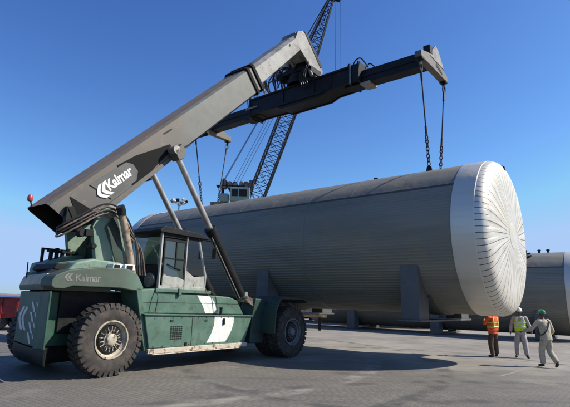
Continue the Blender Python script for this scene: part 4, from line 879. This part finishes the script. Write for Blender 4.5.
    up_ = g.build('jacket', cloth_top, rt); remeshed(up_, .011)
    # ---- boots
    for s in 'lr':
        a_, t_ = V['ankle'+s], V['toe'+s]; g = MB()
        fwd = (t_-a_); heel = a_-Vector((fwd.x, fwd.y, fwd.z)).normalized()*.05
        dn = Vector((0, 0, -1))
        v, f = skin_mesh([[(lerp(a_, V['knee'+s], .22), .052), (a_, .053), (lerp(a_, t_, .4)-Vector((0, 0, .015)), .05), (lerp(a_, t_, .85), .046), (lerp(a_, t_, 1.1), .036)], ]); g.add(v, f)
        v, f = skin_mesh([[(heel+dn*.035, .036), (lerp(heel, t_, .5)+dn*.02, .034), (lerp(heel, t_, 1.05)+dn*.004, .032)]]); g.add(v, f)
        b_ = g.build('boot', 'boot', rt); remeshed(b_, .012)
    # ---- vest with tape
    if vest:
        def ring(z, grow=0.):
            t = (z-pel.z)/(che.z-pel.z); c = lerp(pel, che, min(t, 1.25)); c.z = z
            if t < 1: rx, ry = .185+.018*t, .15
            else: k = (z-che.z)/(top.z+.05-che.z); rx, ry = .203-.055*k**2, .15-.028*k
            return c, rx+grow, ry+grow
        def shellband(z0, z1, nz, grow, nm, m_, skip=None):
            g = MB(); n_ = 48; vs = []; fs = []
            for j in range(nz+1):
                c, rx, ry = ring(z0+(z1-z0)*j/nz, grow)
                for i in range(n_):
                    a = 2*pi*i/n_; wv = 1+.018*sin(5*a+j*.7)+.012*sin(9*a-j)
                    ex = .75; x = abs(cos(a))**ex*(1 if cos(a) > 0 else -1)*rx*wv; y = abs(sin(a))**ex*(1 if sin(a) > 0 else -1)*ry*wv
                    vs.append((c.x+x, c.y+y, c.z))
            for j in range(nz):
                for i in range(n_):
                    a = 2*pi*(i+.5)/n_; z = z0+(z1-z0)*(j+.5)/nz
                    if skip and skip(a, z): continue
                    fs.append((j*n_+i, j*n_+(i+1) % n_, (j+1)*n_+(i+1) % n_, (j+1)*n_+i))
            g.add(vs, fs); o_ = g.build(nm, m_, rt, smooth=60); so_ = o_.modifiers.new('solid', 'SOLIDIFY'); so_.thickness = .008; return o_
        zt = top.z+.035
        def sk(a, z): return (abs(cos(a)) > .80 and z > che.z-.06) or (sin(a) > .85 and z > che.z+.02 and abs(cos(a)) < .3*(z-che.z)/.15)
        shellband(pel.z-.02, zt, 16, .006, 'safety_vest', vest, sk)
        shellband(pel.z+.10, pel.z+.15, 1, .016, 'reflective_band', tape); shellband(pel.z+.27, pel.z+.315, 1, .016, 'reflective_band', tape)
        for sy in (-1, 1):
            for sx in (-1, 1):
                pts = []; g = MB()
                for j in range(9):
                    z = pel.z+.15+(zt-pel.z-.15)*j/8; c, rx, ry = ring(z, .012); xx = sx*.095; yy = sy*ry*max(0, 1-(abs(xx)/rx)**2.6)**(1/2.6); pts.append((c.x+xx, c.y+yy, z))
                for p, q_ in zip(pts, pts[1:]): g.add([(p[0]-.022, p[1]+sy*.012, p[2]), (p[0]+.022, p[1]+sy*.012, p[2]), (q_[0]+.022, q_[1]+sy*.012, q_[2]), (q_[0]-.022, q_[1]+sy*.012, q_[2])], [(0, 1, 2, 3)])
                g.build('shoulder_tape', tape, rt)
    # ---- hard hat
    if helmet:
        g = MB(); X = H @ Matrix.Translation((0, -.005, .045)); n_ = 36; prof = [(-.01, 1.0), (.02, 1.0), (.05, .93), (.08, .78), (.1, .56), (.112, .3), (.115, .02)]; vs = []; fs = []
        for z, k in prof:
            for i in range(n_):
                a = 2*pi*i/n_; vs.append((k*.105*cos(a), k*.128*sin(a), z+(.006 if abs(cos(a)) < .15 and k > .1 else 0)))
        for j in range(len(prof)-1): fs += [(j*n_+i, j*n_+(i+1) % n_, (j+1)*n_+(i+1) % n_, (j+1)*n_+i) for i in range(n_)]
        g.add(vs, fs, 0, X)
        br = []
        for k, z in ((1.0, -.008), (1.14, -.016), (1.14, -.022), (1.0, -.014)):
            for i in range(n_):
                a = 2*pi*i/n_; ex = 1+(.26*max(0, sin(a))**3 if k > 1.05 else 0); br.append((k*.105*cos(a), k*.128*sin(a)*ex, z-(.012*max(0, sin(a)) if k > 1.05 else 0)))
        g.add(br, [(j*n_+i, j*n_+(i+1) % n_, ((j+1) % 4)*n_+(i+1) % n_, ((j+1) % 4)*n_+i) for j in range(4) for i in range(n_)], 0, X)
        g.build('hard_hat', helmet, rt, smooth=50)
    return rt
base = dict(pelvis=(0, 0, .98), chest=(0, -.01, 1.30), neck=(0, .0, 1.52), head=(0, .025, 1.665),
            hipl=(-.095, 0, .93), hipr=(.095, 0, .93), kneel=(-.12, .04, .5), kneer=(.12, .04, .5), anklel=(-.14, -.02, .09), ankler=(.14, -.02, .09), toel=(-.16, .15, .045), toer=(.16, .15, .045),
            shol=(-.19, -.01, 1.43), shor=(.19, -.01, 1.43), elbl=(-.28, -.02, 1.15), elbr=(.28, -.02, 1.15), wril=(-.28, .1, .9), wrir=(.28, .1, .9))
# worker facing the camera, white hat, yellow vest (figure's right hand = viewer's left)
J = dict(base); J.update(shol=(-.195, 0, 1.43), elbl=(-.31, -.02, 1.17), wril=(-.36, .12, .95), elbr=(.29, -.05, 1.16), wrir=(.33, .05, .91),
                         kneel=(-.12, .1, .51), anklel=(-.17, .12, .09), toel=(-.22, .28, .045), ankler=(.16, -.12, .09), toer=(.2, .04, .045), kneer=(.14, .0, .5))
worker((9.08, 18.25, 0), R(153), 'worker facing the camera in white hard hat, yellow vest and pale grey coverall', J, 'coverall_grey', 'coverall_grey', 'helmet_white', 'vest_yellow', 'reflect', scale=1.02)
# worker in orange, head hidden by the tank end
J = dict(base); J.update(elbl=(-.27, .12, 1.22), wril=(-.1, .3, 1.36), elbr=(.28, .08, 1.2), wrir=(.2, .3, 1.32), ankler=(.13, .02, .09), toer=(.2, .18, .045), anklel=(-.12, -.05, .09), toel=(-.17, .11, .045))
worker((8.02, 18.2, 0), R(20), 'worker in orange vest and brown trousers, head hidden by the tank end', J, 'vest_orange', 'trouser', 'helmet_white', 'vest_orange', 'reflect_yellow')
# worker in beige striding away, green hat, cross strap
J = dict(base); J.update(pelvis=(0, .0, .97), chest=(-.015, .03, 1.29), neck=(-.025, .05, 1.5), head=(-.03, .08, 1.645), hipl=(-.095, 0, .92), hipr=(.095, 0, .92), kneel=(-.1, .13, .5), anklel=(-.08, .12, .09), toel=(-.1, .29, .045),
                         kneer=(.11, .02, .48), ankler=(.13, -.25, .16), toer=(.14, -.15, .05), shol=(-.21, .04, 1.42), shor=(.17, .04, 1.42), elbl=(-.4, .16, 1.18), wril=(-.52, .38, 1.1), elbr=(.27, .0, 1.12), wrir=(.26, .18, .95))
w3 = worker((8.5, 15.45, 0), R(14), 'worker walking away in green hard hat and beige coverall with dark strap across the back', J, 'coverall_tan', 'coverall_tan', 'helmet_green', None, None, scale=1.0, look=.2)
g = MB(); pts = []
for i in range(41):
    a = 2*pi*i/40; t = (cos(a)+1)/2       # loop over the right shoulder to the left hip
    z = 1.0+.47*t; x = -.19+.30*t; y = sin(a)*.165+.02+.03*t
    pts.append(Vector((x, sin(a)*.168+.005+.035*t, z)))
for p, q_ in zip(pts, pts[1:]): g.tube([p, q_], .018, 5)
g.build('shoulder_strap', 'strap', w3)
